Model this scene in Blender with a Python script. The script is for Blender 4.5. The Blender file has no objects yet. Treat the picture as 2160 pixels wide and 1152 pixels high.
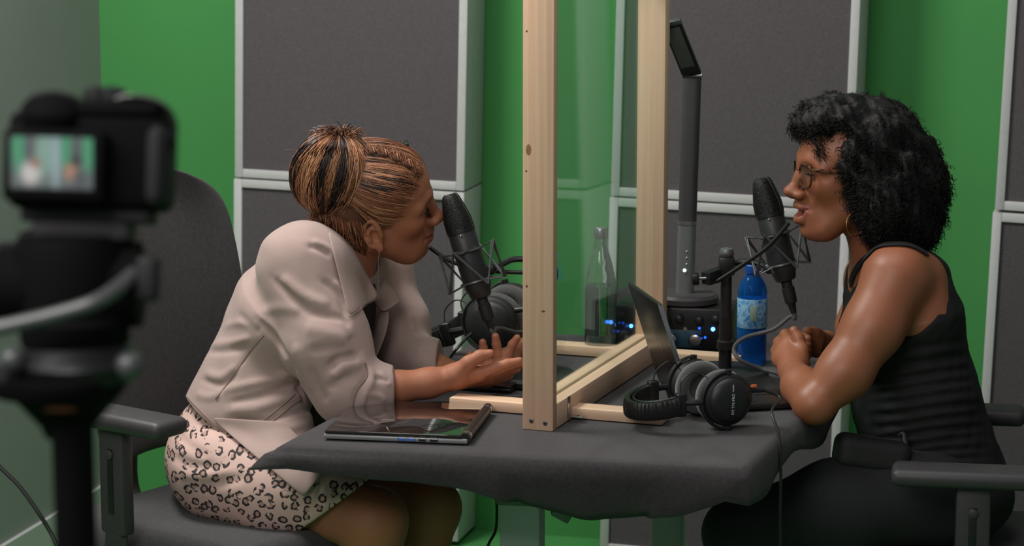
import bpy, bmesh, math, random
import numpy as np
from mathutils import Vector, Matrix, Euler
random.seed(7); np.random.seed(7)
SC = bpy.context.scene
COL = SC.collection
# ------------------------------------------------------------------ camera
FP = 5500.0                                   # focal length in pixels of the 2160 px wide photograph
PITCH = math.radians(10.06)
CAM = np.array([0.0, 0.0, 1.817])
TZ = 0.74                                     # table top height
cam = bpy.data.cameras.new('camera'); camo = bpy.data.objects.new('camera', cam); COL.objects.link(camo)
camo.location = CAM; camo.rotation_euler = (math.pi/2 - PITCH, 0, 0)
cam.sensor_width = 36; cam.sensor_fit = 'HORIZONTAL'; cam.lens = FP/2160*36
cam.clip_start = .05; cam.clip_end = 60
cam.dof.use_dof = True; cam.dof.focus_distance = 4.75; cam.dof.aperture_fstop = 6.3
SC.camera = camo
# ------------------------------------------------------------------ world, light, exposure
W = bpy.data.worlds.new('world'); SC.world = W; W.use_nodes = True
W.node_tree.nodes['Background'].inputs[0].default_value = (.86, .90, .95, 1)
W.node_tree.nodes['Background'].inputs[1].default_value = .19
def area(name, loc, target, sx, sy, power, color=(1, 1, 1)):
    l = bpy.data.lights.new(name, 'AREA'); l.shape = 'RECTANGLE'; l.size = sx; l.size_y = sy
    l.energy = power; l.color = color
    o = bpy.data.objects.new(name, l); COL.objects.link(o); o.location = loc
    o.rotation_euler = (Vector(target) - Vector(loc)).to_track_quat('-Z', 'Y').to_euler()
    return o
area('key_softbox', (-1.2, 4.85, 3.0), (.35, 5.5, .9), .8, .8, 88, (1, .97, .93))
area('front_softbox', (-1.3, 1.2, 3.0), (.1, 5.0, .8), 2.0, 1.4, 66, (1, .96, .92))
area('ceiling_panel', (.3, 4.3, 3.3), (.3, 4.7, 0), 1.6, 1.2, 20, (1, .97, .94))
SC.view_settings.view_transform = 'Standard'; SC.view_settings.look = 'None'
SC.view_settings.exposure = -0.33; SC.view_settings.gamma = 1; SC.view_settings.use_curve_mapping = False
# ------------------------------------------------------------------ geometry of the view (to read real positions off the photograph)
CP, SP = math.cos(PITCH), math.sin(PITCH)
FWD = np.array([0, CP, -SP]); UPV = np.array([0, SP, CP]); RGT = np.array([1., 0, 0])
def ray(px, py):
    return FWD + RGT*((px-1080)/FP) + UPV*((576-py)/FP)
def P(px, py, d):
    return CAM + d*ray(px, py)
def T(px, py, z=TZ):
    r = ray(px, py); return CAM + r*((z-CAM[2])/r[2])
def on_plane(px, py, p0, n):
    r = ray(px, py); return CAM + r*(np.dot(np.asarray(p0)-CAM, n)/np.dot(r, n))
def A(*v): return np.array(v, float)
def unit(v):
    v = np.asarray(v, float); return v/np.linalg.norm(v)
# ------------------------------------------------------------------ materials
def lin(c):
    f = lambda v: v/12.92 if v <= .04045 else ((v+.055)/1.055)**2.4
    return tuple(f(x/255) for x in c) + (1,)
class NT:
    def __init__(s, name):
        s.m = bpy.data.materials.new(name); s.m.use_nodes = True
        s.t = s.m.node_tree; s.b = s.t.nodes['Principled BSDF']; s.out = s.t.nodes['Material Output']
    def n(s, typ, **kw):
        nd = s.t.nodes.new(typ)
        for k, v in kw.items():
            if k in nd.inputs.keys(): nd.inputs[k].default_value = v
            else: setattr(nd, k, v)
        return nd
    def l(s, a, b): s.t.links.new(a, b)
    def bump(s, h, strength=.3, dist=.002):
        b = s.n('ShaderNodeBump'); b.inputs['Strength'].default_value = strength; b.inputs['Distance'].default_value = dist
        s.l(h, b.inputs['Height']); s.l(b.outputs[0], s.b.inputs['Normal']); return b
    def coords(s, scale=(1, 1, 1), kind='Object'):
        tc = s.n('ShaderNodeTexCoord'); mp = s.n('ShaderNodeMapping'); mp.inputs['Scale'].default_value = scale
        s.l(tc.outputs[kind], mp.inputs['Vector']); return mp.outputs[0]
    def ramp(s, fac, stops):
        r = s.n('ShaderNodeValToRGB'); e = r.color_ramp.elements
        while len(e) < len(stops): e.new(.5)
        for el, (p, c) in zip(e, stops): el.position = p; el.color = c
        s.l(fac, r.inputs[0]); return r.outputs[0]
def mat(name, col, rough=.5, metal=0, noise=None, bump=None, spec=.5, coat=0, alpha=1, emit=None, estr=1, sss=0, sheen=0):
    """plain material; noise=(scale, amount): mottled colour; bump=(scale, strength, distance)"""
    t = NT(name); b = t.b; c = lin(col)
    b.inputs['Base Color'].default_value = c; b.inputs['Roughness'].default_value = rough; b.inputs['Metallic'].default_value = metal
    b.inputs['Specular IOR Level'].default_value = spec; b.inputs['Coat Weight'].default_value = coat
    if sheen: b.inputs['Sheen Weight'].default_value = sheen
    if sss:
        b.inputs['Subsurface Weight'].default_value = sss; b.inputs['Subsurface Radius'].default_value = (.008, .003, .0015); b.inputs['Subsurface Scale'].default_value = 1
    if emit:
        b.inputs['Emission Color'].default_value = lin(emit); b.inputs['Emission Strength'].default_value = estr
    v = t.coords()
    nz = t.n('ShaderNodeTexNoise', Scale=(noise or (40, 0))[0], Detail=4.0); t.l(v, nz.inputs['Vector'])
    am = (noise or (40, .06))[1]
    lo = tuple(x*(1-am) for x in c[:3]) + (1,); hi = tuple(min(1, x*(1+am)) for x in c[:3]) + (1,)
    t.l(t.ramp(nz.outputs['Fac'], [(.25, lo), (.75, hi)]), b.inputs['Base Color'])
    if bump:
        n2 = t.n('ShaderNodeTexNoise', Scale=bump[0], Detail=3.0); t.l(v, n2.inputs['Vector']); t.bump(n2.outputs['Fac'], bump[1], bump[2])
    return t.m
def weave_mat(name, col, scale=700, strength=.35, am=.18, rough=.9):
    t = NT(name); v = t.coords(); c = lin(col)
    w1 = t.n('ShaderNodeTexWave', Scale=scale, Distortion=1.5); w1.bands_direction = 'X'
    w2 = t.n('ShaderNodeTexWave', Scale=scale, Distortion=1.5); w2.bands_direction = 'Z'
    nz = t.n('ShaderNodeTexNoise', Scale=160, Detail=5.0)
    for w in (w1, w2, nz): t.l(v, w.inputs['Vector'])
    m = t.n('ShaderNodeMath', operation='MULTIPLY'); t.l(w1.outputs['Fac'], m.inputs[0]); t.l(w2.outputs['Fac'], m.inputs[1])
    a = t.n('ShaderNodeMath', operation='ADD'); t.l(m.outputs[0], a.inputs[0]); t.l(nz.outputs['Fac'], a.inputs[1])
    t.l(t.ramp(nz.outputs['Fac'], [(.3, tuple(x*(1-am) for x in c[:3])+(1,)), (.7, tuple(x*(1+am) for x in c[:3])+(1,))]), t.b.inputs['Base Color'])
    t.b.inputs['Roughness'].default_value = rough; t.b.inputs['Sheen Weight'].default_value = .15
    t.bump(a.outputs[0], strength, .0015); return t.m
def wood_mat(name, axis, c0=(226, 192, 163), c1=(206, 168, 137)):
    """pine with grain along the given world direction"""
    t = NT(name); u = Vector(axis).normalized()
    tc = t.n('ShaderNodeTexCoord'); mp = t.n('ShaderNodeMapping')
    q = u.rotation_difference(Vector((0, 0, 1))); mp.inputs['Rotation'].default_value = q.to_euler()
    t.l(tc.outputs['Object'], mp.inputs['Vector'])
    mp2 = t.n('ShaderNodeMapping'); mp2.inputs['Scale'].default_value = (90, 90, 1.6); t.l(mp.outputs[0], mp2.inputs['Vector'])
    nz = t.n('ShaderNodeTexNoise', Scale=1.0, Detail=6.0, Distortion=.6); t.l(mp2.outputs[0], nz.inputs['Vector'])
    mp3 = t.n('ShaderNodeMapping'); mp3.inputs['Scale'].default_value = (12, 12, .5); t.l(mp.outputs[0], mp3.inputs['Vector'])
    n3 = t.n('ShaderNodeTexNoise', Scale=1.0, Detail=2.0); t.l(mp3.outputs[0], n3.inputs['Vector'])
    mx = t.n('ShaderNodeMix', data_type='RGBA'); mx.inputs['Factor'].default_value = .4
    cr = t.ramp(nz.outputs['Fac'], [(.35, lin(c1)), (.62, lin(c0))]); c2 = t.ramp(n3.outputs['Fac'], [(.35, lin(c1)), (.65, lin(c0))])
    t.l(cr, mx.inputs[6]); t.l(c2, mx.inputs[7])
    t.l(mx.outputs[2], t.b.inputs['Base Color']); t.b.inputs['Roughness'].default_value = .62
    t.bump(nz.outputs['Fac'], .15, .001); return t.m
def clear_mat(name, col, ior=.8, rough=.02):
    """thin clear sheet: straight through plus Fresnel mirror"""
    t = NT(name); t.t.nodes.remove(t.b)
    tr = t.n('ShaderNodeBsdfTransparent'); tr.inputs[0].default_value = col
    gl = t.n('ShaderNodeBsdfGlossy'); gl.inputs['Roughness'].default_value = rough
    lw = t.n('ShaderNodeLayerWeight'); lw.inputs['Blend'].default_value = .5      # Schlick reflectance of a thin sheet
    pw = t.n('ShaderNodeMath', operation='POWER'); pw.inputs[1].default_value = 5; t.l(lw.outputs['Facing'], pw.inputs[0])
    ma = t.n('ShaderNodeMath', operation='MULTIPLY_ADD'); ma.inputs[1].default_value = ior; ma.inputs[2].default_value = .03; t.l(pw.outputs[0], ma.inputs[0])
    mx = t.n('ShaderNodeMixShader'); t.l(ma.outputs[0], mx.inputs[0]); t.l(tr.outputs[0], mx.inputs[1]); t.l(gl.outputs[0], mx.inputs[2])
    t.l(mx.outputs[0], t.out.inputs[0]); return t.m
def glass_mat(name, col, rough=0.0, ior=1.45):
    t = NT(name); b = t.b; b.inputs['Base Color'].default_value = col; b.inputs['Roughness'].default_value = rough
    b.inputs['Transmission Weight'].default_value = 1; b.inputs['IOR'].default_value = ior; return t.m
def attr_mat(name, rough=.5, bump=None, sss=0, spec=.5, sheen=0, noise=.12, nscale=60):
    """colour comes from a per-vertex pigment attribute"""
    t = NT(name); at = t.n('ShaderNodeAttribute'); at.attribute_name = 'pigment'
    v = t.coords(); nz = t.n('ShaderNodeTexNoise', Scale=nscale, Detail=4.0); t.l(v, nz.inputs['Vector'])
    mp = t.n('ShaderNodeMapRange'); mp.inputs['To Min'].default_value = 1-noise; mp.inputs['To Max'].default_value = 1+noise
    t.l(nz.outputs['Fac'], mp.inputs['Value'])
    mx = t.n('ShaderNodeVectorMath', operation='SCALE'); t.l(at.outputs['Color'], mx.inputs[0]); t.l(mp.outputs[0], mx.inputs['Scale'])
    t.l(mx.outputs[0], t.b.inputs['Base Color']); t.b.inputs['Roughness'].default_value = rough
    t.b.inputs['Specular IOR Level'].default_value = spec
    if sheen: t.b.inputs['Sheen Weight'].default_value = sheen
    if sss:
        t.b.inputs['Subsurface Weight'].default_value = sss; t.b.inputs['Subsurface Radius'].default_value = (.008, .003, .0015); t.b.inputs['Subsurface Scale'].default_value = 1
    if bump:
        n2 = t.n('ShaderNodeTexNoise', Scale=bump[0], Detail=3.0); t.l(v, n2.inputs['Vector']); t.bump(n2.outputs['Fac'], bump[1], bump[2])
    return t.m
M = {}
M['green'] = mat('green_paint', (60, 132, 67), .85, noise=(3, .05), bump=(400, .05, .001))
M['grey_wall'] = mat('grey_paint', (138, 146, 139), .85, noise=(2, .05), bump=(400, .05, .001))
M['panel'] = weave_mat('acoustic_fabric', (77, 72, 75), 900, .3, .14)
M['white_frame'] = mat('white_aluminium', (184, 184, 184), .5, noise=(60, .04))
M['cloth'] = weave_mat('black_felt', (46, 41, 44), 500, .5, .3, .95)
M['black'] = mat('black_plastic', (26, 26, 27), .38, noise=(60, .1), bump=(900, .08, .0005))
M['black_matte'] = mat('black_matte', (27, 27, 29), .62, noise=(60, .12), bump=(900, .1, .0005))
M['dark_metal'] = mat('dark_metal', (58, 58, 60), .42, .7, noise=(80, .1))
M['mic'] = mat('mic_dark_grey', (44, 44, 46), .45, noise=(200, .1), bump=(900, .08, .0005))
M['wire'] = mat('wire_grey', (92, 92, 95), .4, .5)
M['mid_grey'] = mat('grey_metal', (112, 114, 114), .45, .55, noise=(80, .06))
M['steel'] = mat('steel', (170, 170, 170), .3, .9, noise=(80, .06))
M['velour'] = mat('grey_velour', (66, 66, 66), .95, noise=(500, .35), bump=(700, .6, .002), sheen=.4)
M['leather'] = mat('black_leatherette', (24, 24, 24), .36, noise=(90, .15), bump=(400, .35, .001))
M['chair_fabric'] = weave_mat('chair_fabric', (56, 55, 57), 600, .5, .25)
M['chair_plastic'] = mat('chair_plastic', (62, 59, 62), .5, noise=(40, .08), bump=(600, .15, .0005))
M['white_metal'] = mat('white_powder_coat', (196, 200, 200), .4, noise=(50, .03))
M['rubber_cable'] = mat('rubber_cable', (34, 34, 35), .45)
M['grey_cable'] = mat('grey_cable', (84, 84, 86), .45)
M['print'] = mat('white_print', (214, 218, 214), .6)
M['orange'] = mat('orange_plastic', (214, 104, 58), .5)
M['gold'] = mat('gold', (212, 158, 106), .25, 1, noise=(80, .04))
M['silver'] = mat('silver', (196, 196, 200), .22, 1, noise=(80, .05))
# ------------------------------------------------------------------ object helpers
def link(o): COL.objects.link(o); return o
def tag(o, label=None, cat=None, group=None, kind=None):
    for k, v in (('label', label), ('category', cat), ('group', group), ('kind', kind)):
        if v: o[k] = v
    return o
def thing(name, label, cat, loc=(0, 0, 0), group=None):
    o = link(bpy.data.objects.new(name, None)); o.location = Vector([float(x) for x in loc]); o.empty_display_size = .05
    return tag(o, label, cat, group)
def origin_of(o):
    while o.parent: o = o.parent
    return np.array(o.location)
def mesh_obj(name, V, F, m, parent=None, smooth=False, label=None, tri=None):
    """one mesh object; vertices in world space, stored relative to its thing"""
    V = np.asarray(V, float)
    if parent is None:
        lo, hi = V.min(0), V.max(0); off = np.array([(lo[0]+hi[0])/2, (lo[1]+hi[1])/2, lo[2]])
    else: off = origin_of(parent)
    me = bpy.data.meshes.new(name); me.from_pydata((V-off).tolist(), [], F if isinstance(F, list) else F.tolist())
    o = link(bpy.data.objects.new(name, me)); me.materials.append(m)
    if smooth: me.polygons.foreach_set('use_smooth', np.ones(len(me.polygons), bool))
    if parent is None: o.location = off
    else: o.parent = parent
    if label: o['label'] = label
    return o
class MB:
    """collects shapes, then becomes one mesh object"""
    def __init__(s, X=None): s.V = []; s.F = []; s.X = X
    def add(s, V, F):
        b = len(s.V); V = np.asarray(V, float)
        if s.X is not None: V = V @ s.X[:3, :3].T + s.X[:3, 3]
        s.V.extend(V.tolist()); s.F.extend([[i+b for i in f] for f in F]); return s
    def bm(s, bm):
        bm.verts.ensure_lookup_table()
        s.add([v.co[:] for v in bm.verts], [[v.index for v in f.verts] for f in bm.faces]); bm.free(); return s
    def box(s, c, size, R=None, bev=0, seg=2):
        bm = bmesh.new(); bmesh.ops.create_cube(bm, size=1)
        for v in bm.verts: v.co = Vector((v.co.x*size[0], v.co.y*size[1], v.co.z*size[2]))
        if bev: bmesh.ops.bevel(bm, geom=bm.edges[:], offset=bev, segments=seg, affect='EDGES', profile=.5)
        R = np.eye(3) if R is None else np.asarray(R)      # rows of R.T are the box axes
        for v in bm.verts: v.co = Vector(R @ np.array(v.co) + np.asarray(c, float))
        bm.verts.index_update(); return s.bm(bm)
    def tube(s, pts, r, n=8, cap=True, flat=1.0, up=None):
        pts = np.asarray(pts, float); k = len(pts); r = np.full(k, r) if np.isscalar(r) else np.asarray(r, float)
        tan = np.gradient(pts, axis=0); tan /= np.linalg.norm(tan, axis=1)[:, None]+1e-12
        a = np.array(up, float) if up is not None else (np.array([0, 0, 1.]) if abs(tan[0][2]) < .9 else np.array([1., 0, 0]))
        V = []
        for i in range(k):
            a = a - tan[i]*np.dot(a, tan[i]); a /= np.linalg.norm(a); b = np.cross(tan[i], a)
            for j in range(n):
                t = 2*math.pi*j/n; V.append(pts[i] + r[i]*(math.cos(t)*a*flat + math.sin(t)*b))
        F = [[i*n+j, i*n+(j+1) % n, (i+1)*n+(j+1) % n, (i+1)*n+j] for i in range(k-1) for j in range(n)]
        if cap: F += [list(range(n))[::-1], [(k-1)*n+j for j in range(n)]]
        return s.add(V, F)
    def lathe(s, prof, c=(0, 0, 0), axis=(0, 0, 1), n=24, xdir=None, sx=1.0):
        """profile of (radius, height) pairs turned about axis"""
        z = unit(axis); x = np.array(xdir, float) if xdir is not None else (np.array([1., 0, 0]) if abs(z[0]) < .9 else np.array([0, 1., 0]))
        x = unit(x - z*np.dot(x, z)); y = np.cross(z, x); V = []; F = []; c = np.asarray(c, float)
        for r, h in prof:
            for j in range(n):
                t = 2*math.pi*j/n; V.append(c + z*h + r*(math.cos(t)*x*sx + math.sin(t)*y))
        for i in range(len(prof)-1):
            for j in range(n): F.append([i*n+j, i*n+(j+1) % n, (i+1)*n+(j+1) % n, (i+1)*n+j])
        if prof[0][0] > 1e-6: F.append(list(range(n))[::-1])
        if prof[-1][0] > 1e-6: F.append([(len(prof)-1)*n+j for j in range(n)])
        return s.add(V, F)
    def ball(s, c, r, R=None, seg=20, ring=12):
        r = (r, r, r) if np.isscalar(r) else r; V = []; F = []
        for i in range(ring+1):
            p = math.pi*i/ring
            for j in range(seg):
                t = 2*math.pi*j/seg; V.append((r[0]*math.sin(p)*math.cos(t), r[1]*math.sin(p)*math.sin(t), r[2]*math.cos(p)))
        for i in range(ring):
            for j in range(seg): F.append([i*seg+j, (i+1)*seg+j, (i+1)*seg+(j+1) % seg, i*seg+(j+1) % seg])
        V = np.array(V);  V = V if R is None else V @ np.asarray(R).T
        return s.add(V + np.asarray(c, float), F)
    def prism(s, poly, ext):
        poly = np.asarray(poly, float); n = len(poly); ext = np.asarray(ext, float)
        F = [[i, (i+1) % n, n+(i+1) % n, n+i] for i in range(n)] + [list(range(n))[::-1], list(range(n, 2*n))]
        return s.add(np.vstack([poly, poly+ext]), F)
    def build(s, name, m, parent=None, smooth=True, label=None, angle=40):
        o = mesh_obj(name, s.V, s.F, m, parent, False, label); me = o.data
        bm = bmesh.new(); bm.from_mesh(me); bmesh.ops.remove_doubles(bm, verts=bm.verts[:], dist=1e-6)
        bmesh.ops.recalc_face_normals(bm, faces=bm.faces[:])
        if smooth:
            lim = math.radians(angle)
            for f in bm.faces: f.smooth = True
            for e in bm.edges:
                if len(e.link_faces) == 2 and e.calc_face_angle(0) > lim: e.smooth = False
        bm.to_mesh(me); bm.free(); return o
def rotz(a):
    c, s = math.cos(a), math.sin(a); return np.array([[c, -s, 0], [s, c, 0], [0, 0, 1.]])
def frame(x, z):
    """axes matrix (columns) from an x direction and an approximate z direction"""
    x = unit(x); z = unit(np.asarray(z, float) - x*np.dot(x, z)); return np.column_stack([x, np.cross(z, x), z])
def xf(R, t):
    X = np.eye(4); X[:3, :3] = R; X[:3, 3] = t; return X
def spline(pts, n=8, closed=False):
    """Catmull-Rom through points"""
    p = np.asarray(pts, float); out = []
    k = len(p); rng = range(k) if closed else range(k-1)
    for i in rng:
        p0, p1, p2, p3 = (p[(i-1) % k], p[i], p[(i+1) % k], p[(i+2) % k]) if closed else (p[max(i-1, 0)], p[i], p[i+1], p[min(i+2, k-1)])
        for t in np.linspace(0, 1, n, endpoint=False):
            out.append(.5*((2*p1) + (-p0+p2)*t + (2*p0-5*p1+4*p2-p3)*t*t + (-p0+3*p1-3*p2+p3)*t**3))
    if not closed: out.append(p[-1])
    return np.array(out)
# ================================================================== the setting
WA = math.radians(15)
WX = A(math.cos(WA), -math.sin(WA), 0)            # along the back wall, to the right
WN = A(-math.sin(WA), -math.cos(WA), 0)           # out of the back wall, towards the camera
K = T(238, 1062, 0)                               # foot of the corner of back wall and left wall
def slab(name, p, ax, ay, az, size, m, kind='structure'):
    b = MB(); b.box(p, size, np.column_stack([ax, ay, az])); return tag(b.build(name, m, None, False), kind=kind)
ZUP = A(0, 0, 1)
slab('floor', K + WX*2.6 + WN*3.2 - ZUP*.03, WX, -WN, ZUP, (6.4, 7.6, .06), M['green'])
slab('wall_back', K + WX*2.6 - WN*.05 + ZUP*1.5, WX, -WN, ZUP, (6.4, .1, 3.0), M['green'])
slab('wall_left', K - WX*.05 + WN*1.9 + ZUP*1.5, WX, -WN, ZUP, (.1, 3.8, 3.0), M['grey_wall'])
slab('baseboard_left', K + WX*.006 + WN*1.9 + ZUP*.035, WX, -WN, ZUP, (.012, 3.8, .07), M['white_frame'])
# ================================================================== acoustic panels
PT = .165                                          # they stand proud of the wall
FK = K + WN*PT
def acoustic_panel(label, left_px, right_px, seam_y, above, height, roll, group):
    """seam_y: where the lower (above) or upper edge meets the pixels at left_px and right_px"""
    a = on_plane(left_px, seam_y[0], FK, WN); b = on_plane(right_px, seam_y[1], FK, WN)
    w = float(np.dot(b-a, WX)); up = unit(ZUP + WX*roll); rx = unit(WX - ZUP*roll)
    base = (a+b)/2 + (0 if above else -height)*up
    t = thing('acoustic_panel', label, 'acoustic panel', base, group)
    R = np.column_stack([rx, -WN, up]); fw = .021; dp = PT - .006
    c = lambda x, z, y=0: base + rx*x + up*z + WN*y
    for s in (-1, 1):
        MB().box(c(s*(w/2-fw/2), height/2, -dp/2), (fw, dp, height-.002), R, .0015).build('frame_post', M['white_frame'], t)
    for z in (fw/2+.001, height-fw/2-.001):
        MB().box(c(0, z, -dp/2), (w-2*fw, dp, fw), R, .0015).build('frame_rail', M['white_frame'], t)
    MB().box(c(0, height/2, -dp/2-.002), (w-2*fw+.004, dp-.01, height-2*fw+.004), R).build('fabric_face', M['panel'], t, False)
    return t
zseam = on_plane(735, 390, FK, WN)[2]
G = 'acoustic panels on the green wall'
acoustic_panel('tall grey acoustic panel on the wall above and behind the woman in the jacket', 495, 979, (379, 399), True, 1.15, .022, G)
acoustic_panel('grey acoustic panel on the wall beside the office chair back, under the jacket woman\'s head', 493, 979, (381, 401), False, zseam-.02, .022, G)
acoustic_panel('tall grey acoustic panel on the wall behind the upright desk lamp', 1288, 1795, (418, 440), True, 1.15, .022, G)
acoustic_panel('grey acoustic panel low on the wall behind the blue water bottle', 1286, 1794, (420, 442), False, zseam-.02, .022, G)
acoustic_panel('grey acoustic panel at upper right edge of the photo, cut off by it', 2098, 2640, (449, 474), True, 1.15, .03, G)
acoustic_panel('grey acoustic panel at lower right edge, behind the back of the woman in black', 2094, 2638, (453, 478), False, zseam-.02, .03, G)
# ================================================================== table with its cloth
TU = A(math.sin(math.radians(20)), math.cos(math.radians(20)), 0)    # table, away from the camera
FL, FR = T(595, 940), T(1560, 985)
TE = unit(FR-FL); TWD = np.linalg.norm(FR-FL); TL = 1.06
def tb(s, e, z=0): return FL + TU*s + TE*e + ZUP*z
table = thing('desk', 'desk on grey pillar legs under a black felt cloth', 'table', tb(.5, .4)*A(1, 1, 0))
mb = MB(); mb.prism([tb(.02, .02, -.028), tb(.02, TWD-.02, -.028), tb(TL-.02, TWD-.02, -.028), tb(TL-.02, .02, -.028)], (0, 0, .025)); mb.build('desk_top', M['black_matte'], table, False)
def pillar(px, py, d, wid, dep):
    c = P(px, py, d)*A(1, 1, 0); R = np.column_stack([TE, np.cross(ZUP, TE), ZUP])
    MB().box(c+ZUP*.36, (wid*.86, dep*.86, .70), R, .004).build('lower_pillar', M['white_metal'], table)
    MB().box(c+ZUP*.63, (wid, dep, .16), R, .004).build('upper_pillar', M['mid_grey'], table)
    MB().box(c+ZUP*.02, (.07, .6, .04), np.column_stack([TE, TU, ZUP]), .006).build('foot', M['white_metal'], table)
pillar(1102, 1100, 4.86, .088, .07); pillar(1410, 1110, 5.2, .07, .06)
c = P(1187, 1088, 4.75); MB().box(c+ZUP*.012, (.036, .05, .03), frame(RGT*math.cos(.5)-ZUP*math.sin(.5), ZUP), .003).build('control_box', M['mid_grey'], table)
MB().tube([c+ZUP*.02, c+ZUP*.05, c+A(.0, .02, .075)], .003).build('hanger_wire', M['dark_metal'], table)
# the cloth: flat top, rounded edge, hem hanging unevenly
def cloth_mesh():
    NU, NV = 44, 40
    front = [(0, .034), (.12, .042), (.22, .048), (.3, .05), (.42, .058), (.5, .075), (.58, .09), (.67, .108), (.77, .098), (.88, .085), (.95, .064), (1, .046)]
    def drop(side, t):
        if side == 'f': return np.interp(t, [a for a, _ in front], [b for _, b in front])
        if side == 'l': return .045 + .012*math.sin(9*t)
        if side == 'r': return .06 + .015*math.sin(17*t)
        return .08
    V = []; F = []; rim = []
    for i in range(NU+1):
        for j in range(NV+1):
            s, e = TL*j/NV, TWD*i/NU
            z = .0012*math.sin(11*s+3*e) * math.sin(7*e+2*s) + .0006*math.sin(40*e+9*s)
            V.append(tb(s, e, z*.35 - .0004))
    idx = lambda i, j: i*(NV+1)+j
    for i in range(NU):
        for j in range(NV): F.append([idx(i, j), idx(i+1, j), idx(i+1, j+1), idx(i, j+1)])
    loop = [(i, 0, 'f', i/NU) for i in range(NU)] + [(NU, j, 'r', j/NV) for j in range(NV)] + [(i, NV, 'b', i/NU) for i in range(NU, 0, -1)] + [(0, j, 'l', j/NV) for j in range(NV, 0, -1)]
    n = len(loop); prev = [idx(i, j) for i, j, _, _ in loop]
    cen = tb(TL/2, TWD/2)
    steps = [(.008, .003), (.014, .012), (.017, .3), (.019, .55), (.02, .8), (.019, 1.0)]
    for k, (outw, fr) in enumerate(steps):
        cur = []
        for q, (i, j, sd, t) in enumerate(loop):
            p = A(*V[idx(i, j)])
            nf, nr = -TU, TE
            corner = (i in (0, NU)) and (j in (0, NV))
            o = {'f': nf, 'r': nr, 'b': -nf, 'l': -nr}[sd]
            if corner: o = unit((nr if i == NU else -nr) + (nf if j == 0 else -nf))*1.3
            dr = drop(sd, t)
            if corner and j == 0: dr = drop('f', t) if i == 0 else .06
            if sd == 'b' and corner: dr = .1
            if sd == 'l' and t > .93: dr = .04
            w = .004*math.sin(q*.33)*max(0, fr-.1) + .0012*math.sin(q*1.3+1)*max(0, fr-.2)
            z = -dr*fr if k > 1 else -fr
            ow = outw + w*(dr/.06 if dr < .1 else 1.2) + (.028*fr if sd == 'l' or (corner and i == 0) else 0) + (-.05*max(0, fr-.5) if sd == 'f' and .5 < t < .8 else 0)
            V.append(p + o*ow + ZUP*z); cur.append(len(V)-1)
        for q in range(n): F.append([prev[q], prev[(q+1) % n], cur[(q+1) % n], cur[q]][::-1])
        prev = cur
    return V, F
V_, F_ = cloth_mesh()
cl = mesh_obj('tablecloth', V_, F_, M['cloth'], None, True); tag(cl, 'black felt cloth covering the desk, hanging over its front edge', 'tablecloth')
md = cl.modifiers.new('thick', 'SOLIDIFY'); md.thickness = .0025; md.offset = -1
# bits of lint on the cloth
# ================================================================== wooden divider with a clear sheet
N0, F0 = T(1134, 908), T(1376, 748)
DU = unit((F0-N0)*A(1, 1, 0)); DR = A(DU[1], -DU[0], 0); DL = np.linalg.norm(F0-N0)
woodZ = wood_mat('pine_upright', (0, 0, 1)); woodU = wood_mat('pine_rail', DU); woodR = wood_mat('pine_foot', DR)
div = thing('divider_screen', 'pine framed clear screen standing across the middle of the desk', 'divider', N0 + DU*DL/2)
DB = np.column_stack([DR, DU, ZUP]); Zb = .0025
def dv(s, r, z): return N0 + DU*s + DR*r + ZUP*z
PH = .82
MB().box(dv(.0105, 0, PH/2), (.057, .021, PH), DB, .0015).build('near_post', woodZ, div)
MB().box(dv(DL-.0105, 0, PH/2), (.057, .03, PH), DB, .0015).build('far_post', woodZ, div)
for s in (-1, 1): MB().box(dv(DL/2, s*.0165, .0235), (.025, DL-.046, .044), DB, .0015).build('base_rail', woodU, div)
MB().box(dv(DL/2, 0, .012), (.008, DL-.046, .02), DB).build('groove_strip', woodU, div, False)
MB().box(dv(DL/2, 0, PH-.022), (.057, DL-.046, .044), DB, .0015).build('top_rail', woodU, div)
for s, nm in ((.125, 'near_foot'), (.645, 'far_foot')):
    MB().box(dv(s, -.005, .0115), (.405, .045, .019), DB, .0015).build('foot', woodR, div)
clear = clear_mat('clear_acrylic', (.90, .955, .94, 1), 1.0, .03)
MB().box(dv(DL/2, 0, .022+(PH-.066)/2), (.004, DL-.046, PH-.066), DB).build('clear_sheet', clear, div, False, label='clear acrylic sheet')
for px, py in ((1121, 888), (1150, 893)):
    h = on_plane(px, py, N0, DU)
    b = MB(); b.lathe([(.0001, -.002), (.0046, -.002), (.0046, .0006), (.0036, .0011), (.0001, .0009)], h, -DU, 16); sc = b.build('screw', M['mid_grey'], div)
    b = MB(); b.box(h-DU*.0013, (.005, .0004, .001), DB); b.box(h-DU*.0013, (.001, .0004, .005), DB); b.build('cross_slot', M['black'], sc)
br = dv(.083, .0295, .024)
b = MB(); b.box(br+ZUP*.004, (.002, .014, .036), DB, .0004); b.box(br-ZUP*.0135+DR*.014, (.028, .014, .002), DB, .0004)
brk = b.build('angle_bracket', M['steel'], div)
for p_, n_ in ((br+ZUP*.012+DR*.001, DR), (br-ZUP*.0125+DR*.018, ZUP)):
    MB().lathe([(.0025, 0), (.002, .001), (.0001, .0012)], p_, n_, 12).build('bracket_screw', M['dark_metal'], brk)
knotm = mat('pine_knot', (160, 116, 82), .65, noise=(120, .2)); knotd = mat('pine_knot_core', (112, 66, 46), .65)
for px, py, rx, rz, m_ in ((1115, 316, .0055, .011, knotm), (1111, 66, .0022, .002, knotd), (1110, 361, .0022, .002, knotd), (1111, 604, .0022, .003, knotd), (1146, 657, .004, .0022, knotd)):
    h = on_plane(px, py, N0, DU); b = MB()
    b.ball(h+DU*.0002, (rx, .0005, rz), DB, 14, 8); b.build('knot', m_, div)
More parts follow.
